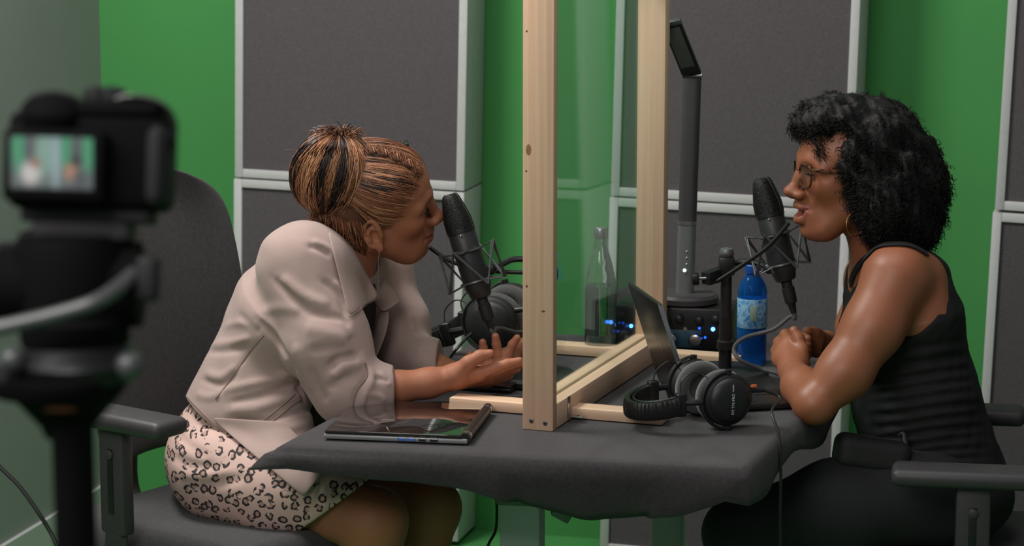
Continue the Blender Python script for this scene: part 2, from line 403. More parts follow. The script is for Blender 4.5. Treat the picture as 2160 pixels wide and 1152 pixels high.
# ================================================================== office chairs
def office_chair(label, seat_c, face, seat_z, arm_z, back_top, back_hw, back_c, tilt=.18, arms=(.27, .27), arm_fwd=.02):
    f = unit(face); r = A(f[1], -f[0], 0); g = A(seat_c[0], seat_c[1], 0)      # r: to the sitter's right
    R = np.column_stack([f, -r, ZUP])
    t = thing('office_chair', label, 'chair', g, 'office chairs at the desk')
    # seat cushion
    b = MB(); b.box(g+ZUP*(seat_z-.04), (.48, .48, .085), R, .035, 4); b.build('seat', M['chair_fabric'], t)
    MB().box(g+ZUP*(seat_z-.1), (.44, .44, .03), R, .012).build('seat_pan', M['chair_plastic'], t)
    # backrest: curved padded shield
    NX, NZ = 16, 18; V = []; F = []
    h0, h1 = seat_z+.05, back_top; bc = A(back_c[0], back_c[1], 0)
    for side in (1, -1):
        for k in range(NZ+1):
            v = k/NZ; z = h0+(h1-h0)*v
            for i in range(NX+1):
                u = -1+2*i/NX
                # rounded-rectangle outline
                wv = back_hw*(1-.10*(2*abs(v-.45))**2)
                rr = .20; vz = max(0, (v-(1-rr))/rr); vb = max(0, ((.18-v)/.18))
                wv *= math.sqrt(max(0, 1-vz**2.6*.86))*(1-.25*vb**2)
                th = .030*math.sqrt(max(.02, 1-abs(u)**4))
                p = bc + r*(u*wv) + ZUP*z + f*(.06*(u*u) - tilt*(z-seat_z) + .03*math.sin(math.pi*v) + side*th)
                V.append(p)
    n1 = (NX+1)*(NZ+1)
    for k in range(NZ):
        for i in range(NX):
            a = k*(NX+1)+i; q = [a, a+1, a+NX+2, a+NX+1]; F.append(q); F.append([x+n1 for x in q][::-1])
    ring = [i for i in range(NX+1)] + [k*(NX+1)+NX for k in range(1, NZ+1)] + [NZ*(NX+1)+i for i in range(NX-1, -1, -1)] + [k*(NX+1) for k in range(NZ-1, 0, -1)]
    for a, b_ in zip(ring, ring[1:]+ring[:1]): F.append([b_, a, a+n1, b_+n1])
    o = mesh_obj('backrest', V, F, M['chair_fabric'], t, True); sb = o.modifiers.new('s', 'SUBSURF'); sb.levels = 1; sb.render_levels = 1
    b = MB(); b.tube(spline([g-f*.12+ZUP*(seat_z-.1), bc-f*.06+ZUP*(seat_z-.06), bc-f*.07+ZUP*(seat_z+.1), bc-f*.1+ZUP*(seat_z+.3)]), .028, 8, flat=.5); b.build('back_bracket', M['chair_plastic'], t)
    for s, ad in ((1, arms[0]), (-1, arms[1])):
        if not ad: continue
        c0 = g + r*s*ad + f*arm_fwd
        pad = MB(); pad.box(c0+ZUP*(arm_z-.016), (.25, .085, .032), R, .014, 4); ap = pad.build('armrest', M['chair_plastic'], t)
        pb = MB(); pb.box(c0+ZUP*(arm_z-.13)-f*.02, (.062, .03, .2), R, .008); pb.build('arm_sleeve', M['chair_plastic'], t)
        pb = MB(); pb.tube([c0+ZUP*(arm_z-.2)-f*.02, c0+ZUP*(seat_z-.06)-f*.03, c0+ZUP*(seat_z-.13)-f*.02-r*s*.05, c0*A(1, 1, 0)+ZUP*(seat_z-.13)-r*s*.2], .026, 8, flat=.55, up=r); pb.build('arm_post', M['chair_plastic'], t)
        sl = c0+ZUP*(arm_z-.13)-f*.02+r*s*.0155
        MB().box(sl, (.014, .002, .12), R, .0008).build('arm_slot', M['black'], t)
        MB().lathe([(.009, 0), (.009, .004), (.006, .006), (.0001, .006)], sl+ZUP*.05, r*s, 16).build('arm_button', M['chair_plastic'], t)
    MB().lathe([(.028, .12), (.028, .3), (.05, .3), (.05, seat_z-.115)], g, ZUP, 20).build('gas_column', M['black'], t)
    for k in range(5):
        a = k*2*math.pi/5 + .4; d_ = A(math.cos(a), math.sin(a), 0)
        MB().tube([g+ZUP*.125, g+d_*.16+ZUP*.11, g+d_*.29+ZUP*.075], [.03, .026, .018], 8).build('base_arm', M['chair_plastic'], t)
        b = MB(); sd = A(-d_[1], d_[0], 0)
        for q in (-1, 1): b.lathe([(.0001, -.008), (.024, -.008), (.027, 0), (.024, .008), (.0001, .008)], g+d_*.29+ZUP*.028+sd*q*.013, sd, 16)
        b.lathe([(.008, .03), (.008, .08)], g+d_*.29, ZUP, 10); b.build('caster', M['black'], t)
    return t
office_chair('dark grey office chair with tall rounded back under the woman in the jacket', (-.52, 4.74), (.8, -.6, 0), .53, .765, 1.132, .21, (-.71, 4.985), .08, (.275, .27), -.01)
office_chair('dark office chair under the woman in black, its padded armrest at lower right corner', (.80, 4.78), (-1, .16, 0), .46, .668, .98, .22, (1.10, 4.76), .18, (.22, .275), -.045)
# ================================================================== microphones and stands
def mic(label, top_px, bot_px, d, spin=0., group='microphones in shock mounts'):
    """large condenser microphone hanging in a wire shock mount; top of the grille and foot of the body given"""
    a, b0 = P(*bot_px, d), P(*top_px, d-.01); z = unit(b0-a); Lm = np.linalg.norm(b0-a)
    x = unit(np.cross(z, FWD)); R = frame(x, z); R = np.column_stack([R[:, 0], R[:, 1], z]); Rs = R @ rotz(spin)
    t = thing('microphone', label, 'microphone', a, group)
    r = .0262; L = lambda q: q*Lm
    MB().lathe([(.0001, 0), (.017, 0), (.02, .003), (r-.003, L(.08)), (r, L(.12)), (r, L(.62)), (r-.001, L(.63))], a, z, 32).build('mic_body', M['mic'], t)
    MB().lathe([(r-.001, L(.625)), (r+.0014, L(.63)), (r+.0014, L(.665)), (r-.0005, L(.67))], a, z, 32).build('mic_ring', M['dark_metal'], t)
    # grille: round at the ring, flattening to a wedge at the top
    V = []; F = []; n = 32; prof = [(.665, 1, 1), (.76, 1.0, .97), (.9, .88, .72), (.965, .78, .58), (.99, .7, .48), (1.0, .58, .36)]
    for h, sx, sy in prof:
        for j in range(n):
            th = 2*math.pi*j/n; cx, cy = math.cos(th), math.sin(th); e = .75
            V.append(a + z*L(h) + Rs[:, 0]*r*sx*abs(cx)**e*np.sign(cx) + Rs[:, 1]*r*sy*abs(cy)**e*np.sign(cy))
    for i in range(len(prof)-1):
        for j in range(n): F.append([i*n+j, i*n+(j+1) % n, (i+1)*n+(j+1) % n, (i+1)*n+j])
    F.append([(len(prof)-1)*n+j for j in range(n)])
    g = MB(); g.add(V, F); g.build('grille', M['mesh'], t, angle=50)
    fr = MB()
    for s in (-1, 1): fr.tube([a+z*L(h)+Rs[:, 0]*0+Rs[:, 1]*s*r*sy for h, sx, sy in prof], .0016, 6)
    fr.build('grille_frame', M['dark_metal'], t)
    MB().ball(a+z*L(.60)-FWD*0+Rs[:, 0]*.008-Rs[:, 1]*0+unit(CAM-a)*r, .0022, seg=10, ring=6).build('badge', M['steel'], t)
    # shock mount
    m = MB(); w = .0017; RO = .06; pt = lambda ang, rad, h: a + z*h + rad*(math.cos(ang)*R[:, 0] + math.sin(ang)*R[:, 1])
    for hh in (L(.16), L(.45)):
        m.tube([pt(k*math.pi/12, r+.003, hh) for k in range(25)], .0026, 6)
    for ph, s in ((.35, 1), (.35+math.pi/4, -1)):
        zz = [pt(ph+k*math.pi/4, RO*(1.0 if k % 2 else .93), L(.30)+s*(.037 if k % 2 else -.037)) for k in range(9)]
        for p, q in zip(zz, zz[1:]): m.tube([p, q], w, 6)
    for k in range(8):
        ang = .35+k*math.pi/4
        m.tube([pt(ang, RO*.97, L(.30)+.037*(1 if k % 2 else -1)), pt(ang+.5, r+.003, L(.45 if k % 2 else .16))], .0012, 5)
        m.tube([pt(ang, RO*.97, L(.30)-.037*(1 if k % 2 else -1)), pt(ang-.5, r+.003, L(.16 if k % 2 else .45))], .0012, 5)
    sm = m.build('shock_mount', M['wire'], t)
    MB().lathe([(.011, -.044), (.012, -.038), (.0125, -.014), (.0105, -.012), (.0105, .002)], a, z, 20).build('cable_plug', M['black_matte'], t)
    MB().lathe([(.0055, -.064), (.008, -.046), (.011, -.043)], a, z, 14).build('plug_boot', M['rubber_cable'], t)
    return t, a-z*.062, z, pt(math.pi*.0, RO, L(.30))
tm = NT('mic_mesh'); tm.b.inputs['Base Color'].default_value = lin((52, 52, 53)); tm.b.inputs['Roughness'].default_value = .45; tm.b.inputs['Metallic'].default_value = .6
v_ = tm.coords(); vr = tm.n('ShaderNodeTexVoronoi', Scale=620.0); tm.l(v_, vr.inputs['Vector'])
tm.l(tm.ramp(vr.outputs['Distance'], [(.2, lin((70, 70, 71))), (.55, lin((24, 24, 25)))]), tm.b.inputs['Base Color']); tm.bump(vr.outputs['Distance'], .6, .001)
M['mesh'] = tm.m
mr, mr_end, mrz, _ = mic('black condenser microphone in wire shock mount at the lips of the woman in black', (1606, 376), (1658, 592), 4.955, .9)
ml, ml_end, mlz, _ = mic('black condenser microphone in wire shock mount before the face of the woman in jacket', (948, 410), (1016, 628), 4.93, 1.2)
def cable(name, pts, r, m, label, n=8):
    o = MB().tube(spline(pts, n), r, 8).build(name, m); return tag(o, label, 'cable')
def mic_stand(label, base_c, pole_px, top_py, d, clamp, boom, knob, brace):
    t = thing('microphone_stand', label, 'microphone stand', base_c, 'microphone stands on the desk'); b = A(*base_c); b[2] = TZ+.0015
    MB().lathe([(.0001, 0), (.080, 0), (.084, .004), (.084, .012), (.078, .018), (.03, .021), (.0001, .022)], b, ZUP, 48).build('round_base', M['black_matte'], t)
    H = P(pole_px, top_py, d)[2]-TZ
    pm = MB(); pm.lathe([(.0125, .018), (.0125, H*.55), (.0125, H*.56)], b, ZUP, 20); pm.build('lower_pole', M['black'], t)
    MB().lathe([(.0165, H*.27), (.0165, H*.34), (.013, H*.35)], b, ZUP, 20).build('height_collar', M['black'], t)
    MB().lathe([(.0108, H*.5), (.0108, H)], b, ZUP, 20).build('upper_pole', M['dark_metal'], t)
    cB = b+ZUP*H
    MB().box(cB+ZUP*.004, (.03, .028, .036), None, .004).build('clamp_block', M['black'], t)
    MB().lathe([(.009, .02), (.0135, .024), (.0145, .03), (.012, .037), (.0001, .04)], cB, ZUP, 18).build('top_nut', M['mid_grey'], t)
    cl_ = [A(*q) for q in clamp]
    MB().box((cl_[0]+cl_[1])/2, (np.linalg.norm(cl_[1]-cl_[0]), .022, .026), frame(cl_[1]-cl_[0], ZUP), .003).build('clamp_arm', M['black'], t)
    k0, k1 = [A(*q) for q in knob]; kd = unit(k1-k0)
    MB().tube([k0, k1], .003, 10).build('clamp_screw', M['steel'], t)
    MB().lathe([(.011, 0), (.0125, .002), (.0125, .012), (.009, .014), (.0001, .014)], k1, kd, 14).build('clamp_knob', M['black'], t)
    MB().tube(spline(boom), .0042, 10).build('boom_rod', M['black'], t)
    MB().tube(spline(brace), .006, 8).build('mount_arm', M['dark_metal'], t)
    MB().ball(A(*brace[-1]), .011).build('swivel_joint', M['dark_metal'], t)
    return t
bR = T(1529, 800)
mic_stand('black microphone stand with round base behind the headphones on the desk', bR, 1529, 560, 5.01,
          [P(1530, 574, 4.99), P(1488, 588, 4.95)], [P(1512, 594, 4.95), P(1556, 566, 4.93), P(1618, 522, 4.90), P(1664, 470, 4.88)],
          [P(1490, 587, 4.95), P(1474, 588, 4.95)], [P(1532, 562, 5.0), P(1566, 552, 4.99), P(1600, 556, 4.98), P(1622, 566, 4.96)])
bL = T(1126, 806)
mic_stand('black microphone stand mostly hidden behind the near pine post', bL, 1130, 560, 5.0,
          [P(1128, 574, 5.0), P(1152, 577, 5.0)], [P(1128, 575, 5.0), P(1045, 572, 5.0), P(960, 555, 5.0), P(906, 522, 5.0)],
          [P(1152, 577, 5.0), P(1162, 577, 5.0)], [P(1128, 547, 5.0), P(1085, 547, 5.0), P(1062, 556, 4.99), P(1036, 568, 4.97)])
cable('microphone_cable', [mr_end+mrz*.01, mr_end-mrz*.012, P(1667, 668, 4.97), P(1630, 695, 4.97), P(1572, 712, 4.985), P(1548, 735, 4.99), P(1562, 760, 4.98), T(1605, 778, TZ+.024), P(1640, 788, 4.98), T(1690, 806, TZ+.006), T(1760, 800, TZ+.006)], .0042, M['grey_cable'], 'grey cable hanging from the microphone of the woman in black')
cable('microphone_cable', [ml_end+mlz*.01, ml_end-mlz*.008, P(1050, 692, 4.97), P(1085, 700, 5.02), P(1110, 706, 5.05), P(1130, 760, 5.05), T(1140, 790, TZ+.03)], .0038, M['grey_cable'], 'grey cable running from the left microphone behind the near pine post')
# ================================================================== headphones
def headphones(label, X, group, with_text):
    """local frame: +x from the far cup to the near cup's outer side is -y; headband lies towards -x; z up"""
    root = X[:3, 3]; t = thing('headphones', label, 'headphones', root, group)
    rc = .049; Y0 = .064
    for s in (-1, 1):                             # s=-1: near cup, outer face towards -y
        o = MB(X); tiltv = A(.10*s if False else 0, 0, 0)
        c = A(0, s*Y0, 0); ax = A(0, s, 0)
        shell = MB(X); shell.lathe([(.044, -.012), (.047, -.004), (.0475, .004), (.044, .010), (.0415, .012)], c, ax, 48); sh = shell.build('cup_ring', M['black_matte'], t)
        dome = MB(X); dome.lathe([(.0415, .009), (.0405, .013), (.036, .0185), (.026, .022), (.013, .0235), (.0001, .024)], c, ax, 48); dm = dome.build('cup_cap', M['cap'], t)
        pad = MB(X); th = [2*math.pi*k/12 for k in range(13)]
        pad.lathe([(.036+.013*math.cos(q), -.024+.0135*math.sin(q)) for q in th], c, ax, 48); pad.build('ear_pad', M['velour'], t)
        MB(X).lathe([(.0001, -.016), (.034, -.016), (.034, -.010)], c, ax, 32).build('driver_cover', M['black_matte'], t)
        # yoke fork round the cup
        yk = MB(X); pts = [c + ax*.004 + .0515*A(math.cos(a_), 0, math.sin(a_)) for a_ in np.linspace(math.pi*.52, math.pi*1.48, 22)]
        yk.tube(pts, .0042, 8, flat=.7); yk.tube(spline([c+ax*.004+A(-.0515, 0, 0), c+ax*.002+A(-.066, 0, 0), c+ax*(-.006)+A(-.080, 0, 0)], 6), .0058, 8); yk.build('yoke', M['black_matte'], t)
        for q in (1, -1): MB(X).lathe([(.006, -.004), (.006, .004)], c+ax*.004+A(0, 0, q*.05), A(0, 0, q), 12).build('yoke_pin', M['black'], t)
        blk = MB(X); blk.box(c+ax*(-.008)+A(-.087, 0, -.004), (.02, .016, .042), None, .004, 3); blk.build('slider_block', M['black'], t)
        wl = MB(X); wl.tube(spline([c-ax*.008+A(-.087, 0, .012), c-ax*.014+A(-.083, 0, .036), c-ax*.014+A(-.062, 0, .05), c-ax*.01+A(-.044, 0, .046), c+A(-.035, 0, .038)], 8), .0013, 6); wl.build('cup_wire', M['rubber_cable'], t)
        for dz in np.linspace(-.03, .03, 5): pass
        strip = MB(X); pr = [(-.0405, .0122), (-.03, .0212), (-.015, .0240), (0, .0247), (.015, .0240), (.03, .0212), (.0405, .0122)]
        V = []; F = []
        for h, o_ in pr:
            for w_ in (-.0062, .0062): V.append(c + ax*o_ + A(w_, 0, h)); V.append(c + ax*(o_-.003) + A(w_, 0, h))
        for i in range(len(pr)-1):
            q = i*4; F += [[q, q+2, q+6, q+4], [q, q+4, q+5, q+1], [q+2, q+3, q+7, q+6]]
        F += [[0, 1, 3, 2], [24, 26, 27, 25]]
        strip.add(V, F); st = strip.build('cap_strip', M['black_matte'], t)
        if with_text and s == -1:
            cu = bpy.data.curves.new('lettering', 'FONT'); cu.body = 'DT 770 PRO'; cu.size = .0072; cu.align_x = 'CENTER'; cu.align_y = 'CENTER'; cu.extrude = .0002; cu.resolution_u = 2
            tmp = link(bpy.data.objects.new('lettering_curve', cu)); dg = bpy.context.evaluated_depsgraph_get(); me = bpy.data.meshes.new_from_object(tmp.evaluated_get(dg)); bpy.data.objects.remove(tmp)
            Vt = np.array([v.co[:] for v in me.vertices]); Ft = [list(p.vertices) for p in me.polygons]
            # reads from bottom to top, wrapped over the strip
            hh = Vt[:, 0] - .004; oo = np.interp(hh, [q[0] for q in pr], [q[1] for q in pr]) + .0004 + Vt[:, 2]
            loc = np.column_stack([-Vt[:, 1], s*Y0 + s*oo, hh]); tx = MB(X); tx.add(loc, Ft); tx.build('lettering', M['print'], st, False)
            ln = MB(X); ln.box(c+ax*.0236+A(0, 0, .0245), (.0016, .0006, .012), None); ln.build('mark', M['print'], st, False)
        if s == -1:
            MB(X).lathe([(.0055, 0), (.005, .02), (.0035, .03)], c+A(.046, .004, .012), A(1, 0, -.1), 12).build('cable_boot', M['rubber_cable'], t)
            if with_text: MB(X).box(c+A(.052, -.002, .0195), (.010, .006, .005), None, .001).build('side_marker', M['orange'], t)
    # headband: padded arch towards -x, with ribbed cushion inside
    hb = MB(X); arch = []
    for a_ in np.linspace(-math.pi/2, math.pi/2, 33):
        arch.append(A(-.092-.058*math.cos(a_), .056*math.sin(a_), -.006-.012*math.cos(a_)))
    hb.tube(arch, .017, 12, flat=.42, up=A(0, 0, 1)) if False else None
    V = []; F = []; nn = 10
    def arch_strip(name, offs, hw, th, m, rib=0):
        V = []; F = []; k = len(arch)*3; pts = spline(arch, 3); k = len(pts); tang = np.gradient(pts, axis=0); tang /= np.linalg.norm(tang, axis=1)[:, None]
        for i in range(k):
            nrm = unit(np.cross(tang[i], A(0, 0, 1))); up = np.cross(nrm, tang[i]); rr = 1 + rib*(.5+.5*math.sin(i*1.9))
            for j in range(12):
                q = 2*math.pi*j/12; cx, cy = math.cos(q), math.sin(q)
                V.append(pts[i] + nrm*(offs + th*rr*abs(cx)**.6*np.sign(cx)) + up*hw*abs(cy)**.6*np.sign(cy))
        for i in range(k-1):
            for j in range(12): F.append([i*12+j, i*12+(j+1) % 12, (i+1)*12+(j+1) % 12, (i+1)*12+j])
        F += [list(range(12))[::-1], [(k-1)*12+j for j in range(12)]]
        o = MB(X); o.add(V, F); return o.build(name, m, t)
    arch_strip('headband', .004, .0175, .0035, M['leather']); arch_strip('band_cushion', -.007, .0165, .006, M['leather'], .35)
    for a_ in (-1.1, -.35, .35, 1.1):
        p = A(-.092-.063*math.cos(a_), .061*math.sin(a_), -.006-.012*math.cos(a_)); MB(X).ball(p, .0035, seg=10, ring=6).build('band_stud', M['black'], t)
    return t
M['cap'] = mat('satin_black_shell', (34, 34, 35), .42, noise=(300, .15), bump=(1100, .25, .0006))
M['lint'] = mat('lint', (150, 150, 150), .9)
# near pair: cup outer face to the camera
hc = P(1538, 846, 4.585); hz = TZ+.056
yv = unit(A(-.18, 1, 0)); yv = unit(A(.30, 1, 0)) if False else unit(A(-.42, 1, 0)); xv = unit(A(1, .42, 0))
Rh = np.column_stack([xv, yv, ZUP])
ctr = A(hc[0], hc[1], hz) + yv*.072
hp = headphones('black closed headphones with white lettering, lying on the right of the desk', xf(Rh, ctr), 'headphones on the desk', True)
cable('headphone_cable', [ctr-yv*.062+xv*.075+ZUP*.009, ctr-yv*.075+xv*.10+ZUP*(-.004), P(1628, 868, 4.56), P(1643, 920, 4.53), P(1647, 1000, 4.53), P(1646, 1100, 4.54), P(1648, 1250, 4.56)], .0026, M['rubber_cable'], 'thin black cable hanging from the right headphones over the desk edge')
hc2 = T(1058, 775); Rh2 = np.column_stack([unit(A(.9, -.25, .25)), unit(A(.25, .95, 0)), A(0, 0, 1)]); Rh2[:, 2] = np.cross(Rh2[:, 0], Rh2[:, 1]); Rh2[:, 2] = unit(Rh2[:, 2]); Rh2[:, 1] = np.cross(Rh2[:, 2], Rh2[:, 0])
X2 = xf(Rh2 @ np.diag([1.15, 1.15, 1.15]), A(hc2[0], hc2[1], TZ+.072)+A(.0, .16, 0))
headphones('black headphones standing behind the open hands of the woman in jacket', X2, 'headphones on the desk', False)
cable('headphone_cable', [P(1004, 697, 5.2), P(985, 712, 5.18), P(962, 738, 5.15), T(948, 757, TZ+.006), T(925, 790, TZ+.006)], .003, M['rubber_cable'], 'thin black cable from the left headphones curling onto the desk')
# ================================================================== laptops
lapm = mat('laptop_dark_shell', (70, 66, 65), .3, .75, noise=(200, .05)); lapg = mat('laptop_grey_edge', (146, 148, 148), .38, .35); gloss = mat('laptop_glossy_lid', (58, 54, 53), .06, .55, coat=1)
# open laptop seen from behind its lid
hn = T(1461, 868, TZ+.006); hd = unit(A(-.20, .98, 0)); bd = unit(A(.98, .2, 0)); LWD, LDP, LHT = .225, .215, .205
lp = thing('open_laptop', 'open dark laptop facing the woman in black, its lid back to the screen', 'laptop', A(hn[0], hn[1], TZ) + hd*LWD/2 + bd*.1, 'laptops on the desk')
RB = np.column_stack([bd, hd, ZUP]); cb = hn + hd*LWD/2 + bd*LDP/2
MB().box(A(cb[0], cb[1], TZ+.0085), (LDP, LWD, .012), RB, .004).build('base', lapm, lp)
MB().box(A(cb[0], cb[1], TZ+.0149)-bd*.03, (LDP*.45, LWD*.88, .0012), RB, .0004).build('keyboard', M['black'], lp)
MB().box(A(cb[0], cb[1], TZ+.0149)+bd*.06, (LDP*.27, LWD*.36, .0010), RB, .0004).build('touchpad', lapm, lp)
ld = unit(-bd*.31 + ZUP*.95); ln_ = unit(np.cross(hd, ld)); RLd = np.column_stack([ln_, hd, ld]); lc = A(hn[0], hn[1], TZ+.012) + hd*LWD/2 + ld*LHT/2
MB().box(lc, (.008, LWD, LHT), RLd, .003, 3).build('lid', lapm, lp)
sg = 1 if np.dot(ln_, bd) > 0 else -1
MB().box(lc+ln_*sg*.0042, (.0008, LWD-.014, LHT-.02), RLd, .0003).build('screen', M['black'], lp)
MB().box(lc-hd*(LWD/2+.0002), (.0085, .0012, LHT-.006), RLd, .0003).build('lid_edge', M['silver'], lp)
MB().box(lc-ln_*sg*.0042-hd*.02+ld*.0, (.0006, .006, .022), RLd, .0003).build('emblem', M['steel'], lp)
MB().tube([A(hn[0], hn[1], TZ+.014)+hd*.02, A(hn[0], hn[1], TZ+.014)+hd*(LWD-.02)], .006, 12).build('hinge', M['black'], lp)
# closed laptop in front of the woman in the jacket
q0, q1 = T(682, 926, TZ+.003), T(986, 938, TZ+.003); cx_ = unit((q1-q0)*A(1, 1, 0)); cy_ = A(-cx_[1], cx_[0], 0); cw = np.linalg.norm(q1-q0); cd = .245
cy_ = unit(cy_ + cx_*.0)
cl_ = thing('closed_laptop', 'closed glossy laptop with blue ports lying at the front of the desk', 'laptop', q0 + cx_*cw/2 + cy_*cd/2, 'laptops on the desk')
RC = np.column_stack([cx_, cy_, ZUP]); cc = q0 + cx_*cw/2 + cy_*cd/2; cc[2] = TZ
MB().box(cc+ZUP*.0075, (cw, cd, .009), RC, .003).build('base', lapg, cl_)
MB().box(cc+ZUP*.0155-cx_*.004, (cw-.012, cd-.002, .006), RC, .0022).build('lid', gloss, cl_)
MB().tube([q1+cy_*.004-cx_*.006+ZUP*.009, q1+cy_*(cd-.004)-cx_*.006+ZUP*.009], .0095, 14).build('hinge_barrel', lapm, cl_)
for e_ in (.02, .225): MB().lathe([(.0102, -.006), (.0102, .006)], q1+cy_*e_-cx_*.006+ZUP*.009, cy_, 14).build('hinge_cap', M['silver'], cl_)
blue = mat('blue_port', (58, 118, 220), .45)
for k, (u_, m_, w_) in enumerate(((.545, blue, .012), (.612, blue, .012), (.69, M['black'], .011), (.77, M['black'], .013))):
    p = q0 + cx_*cw*u_ + ZUP*.0045; o = MB().box(A(p[0], p[1], TZ+.0078)-cy_*.0002, (w_+.003, .002, .0058), RC, .0005).build('port_rim', M['silver'], cl_)
    MB().box(A(p[0], p[1], TZ+.0078)-cy_*.0011, (w_, .001, .0036), RC).build('port', m_, o, False)
for u_ in (.06, .9):
    for v_ in (.08, .92): MB().lathe([(.007, 0), (.006, .0035)], A(*((q0+cx_*cw*u_+cy_*cd*v_)*A(1, 1, 0)))+ZUP*(TZ+.0002), ZUP, 12).build('rubber_foot', M['black'], cl_)
# flat black notebook under the hands
nb = T(1010, 822); RN = np.column_stack([unit(A(.94, -.342, 0)), unit(A(.342, .94, 0)), ZUP])
nbk = thing('closed_laptop', 'thin black laptop lying closed beneath the open hands, behind the pine foot', 'laptop', nb + RN[:, 1]*.06, 'laptops on the desk')
c_ = nb + RN[:, 1]*.055 - RN[:, 0]*.04; MB().box(A(c_[0], c_[1], TZ+.0065), (.22, .15, .009), RN, .003).build('base', M['black'], nbk)
MB().box(A(c_[0], c_[1], TZ+.0135), (.22, .15, .0045), RN, .002).build('lid', lapm, nbk)
# ================================================================== bottles
bc = T(1266, 746)
gb = thing('glass_bottle', 'clear glass bottle half full of water behind the clear screen', 'bottle', bc)
gprof = [(.0001, .002), (.026, .0), (.031, .004), (.0315, .02), (.0315, .128), (.030, .148), (.024, .178), (.0165, .205), (.0125, .222), (.0118, .232), (.0135, .233), (.0135, .238), (.0118, .239), (.0100, .2385), (.0100, .222), (.0145, .205), (.0220, .178), (.0280, .148), (.0292, .128), (.0292, .02), (.028, .007), (.0001, .0065)]
b0 = A(bc[0], bc[1], TZ+.003)
MB().lathe(gprof, b0, ZUP, 40).build('bottle_wall', glass_mat('bottle_glass', (.90, .95, .92, 1), 0, 1.5), gb)
MB().lathe([(.0001, .006), (.0284, .0066), (.0294, .02), (.0294, .126), (.0286, .137), (.0001, .1372)], b0, ZUP, 40).build('water', glass_mat('water', (.40, .54, .48, 1), 0, 1.33), gb)  # dark green tint paints in the dark table refracted through clear water
MB().lathe([(.0138, .233), (.0142, .236), (.0142, .252), (.0125, .255), (.0001, .256)], b0, ZUP, 28).build('cap', M['steel'], gb)
bw = T(1585, 768); w0 = A(bw[0], bw[1], TZ+.002)
wb = thing('water_bottle', 'blue plastic water bottle with pale label behind the microphone stand', 'bottle', bw)
bl = NT('blue_plastic'); bl.b.inputs['Base Color'].default_value = lin((22, 96, 190)); bl.b.inputs['Roughness'].default_value = .12; bl.b.inputs['Transmission Weight'].default_value = .75; bl.b.inputs['IOR'].default_value = 1.2
vv = bl.coords(); nz_ = bl.n('ShaderNodeTexNoise', Scale=25.0); bl.l(vv, nz_.inputs['Vector']); bl.l(bl.ramp(nz_.outputs[0], [(.3, lin((20, 88, 176))), (.7, lin((44, 136, 232)))]), bl.b.inputs['Base Color'])
pr = [(.0001, .006), (.018, .003), (.026, .0), (.0295, .008)]
for k in range(9): pr += [(.0295, .012+k*.006), (.0285, .015+k*.006)]
pr += [(.029, .07), (.029, .132), (.0285, .136), (.0295, .142), (.0285, .148), (.026, .158), (.018, .172), (.0125, .179), (.0125, .183)]
MB().lathe(pr, w0, ZUP, 40).build('bottle_wall', bl.m, wb)
MB().lathe([(.0155, .181), (.0158, .184), (.0155, .196), (.0125, .199), (.0001, .1995)], w0, ZUP, 24).build('cap', mat('blue_cap', (20, 70, 150), .4), wb)
lb = NT('bottle_label'); v2 = lb.coords((1, 1, 1)); ws = lb.n('ShaderNodeTexNoise', Scale=70.0, Detail=1.0); lb.l(v2, ws.inputs['Vector']); lb.l(lb.ramp(ws.outputs[0], [(.42, lin((60, 130, 196))), (.5, lin((150, 190, 216))), (.62, lin((86, 150, 200)))]), lb.b.inputs['Base Color'])
MB().lathe([(.0292, .074), (.0298, .075), (.0298, .131), (.0292, .132)], w0, ZUP, 40).build('label', lb.m, wb)
vd = unit(A(-w0[0], -w0[1], 0)); sd_ = A(-vd[1], vd[0], 0)
MB().box(w0+ZUP*.105+vd*.0296+sd_*.002, (.0012, .013, .03), np.column_stack([vd, sd_, ZUP]), .0003).build('label_patch', mat('label_patch', (150, 170, 150), .6), wb)
# ================================================================== interface box with lights, and the lamp on it
bx = T(1420, 741); RX = np.column_stack([unit(A(.97, -.2, 0)), unit(A(.2, .97, 0)), ZUP]); bxc = bx + RX[:, 1]*.055; BW_, BD_, BH_ = .24, .11, .088
ib = thing('audio_interface', 'black audio interface box with knobs and blue lights under the desk lamp', 'audio interface', bxc)
MB().box(A(bxc[0], bxc[1], TZ+.003+BH_/2), (BW_, BD_, BH_), RX, .006).build('case', M['black'], ib)
def onbox(u, v, o=0): return A(bxc[0], bxc[1], TZ+.003) - RX[:, 1]*(BD_/2+o) + RX[:, 0]*u*BW_ + ZUP*v*BH_
for u, v in ((-.30, .66), (-.06, .72), (.05, .74), (.22, .72), (.36, .76)):
    MB().lathe([(.009, 0), (.0085, .012), (.006, .014), (.0001, .014)], onbox(u, v), -RX[:, 1], 18).build('knob', M['dark_metal'], ib)
for u in (-.02, .19):
    MB().lathe([(.015, 0), (.015, .004), (.012, .012), (.0085, .013), (.0085, .016), (.0001, .016)], onbox(u, .26), -RX[:, 1], 24).build('socket', M['silver'], ib)
teal = mat('teal_face_plate', (58, 92, 110), .35, .3)
MB().box(onbox(.06, .27, .0006), (.085, .002, .036), RX, .0006).build('face_plate', teal, ib)
led = mat('blue_led', (40, 110, 255), .3, emit=(60, 130, 255), estr=14); led2 = mat('dim_blue_led', (30, 90, 220), .3, emit=(30, 90, 240), estr=2.5)
for u, v, r_, m_ in ((.335, .52, .0042, led), (.22, .53, .0028, led2), (.27, .32, .0026, led2), (-.36, .52, .004, led)):  # leftmost led stands in for a blue led's reflection in the clear sheet
    MB().ball(onbox(u, v, .001), r_, seg=12, ring=8).build('led', m_, ib)
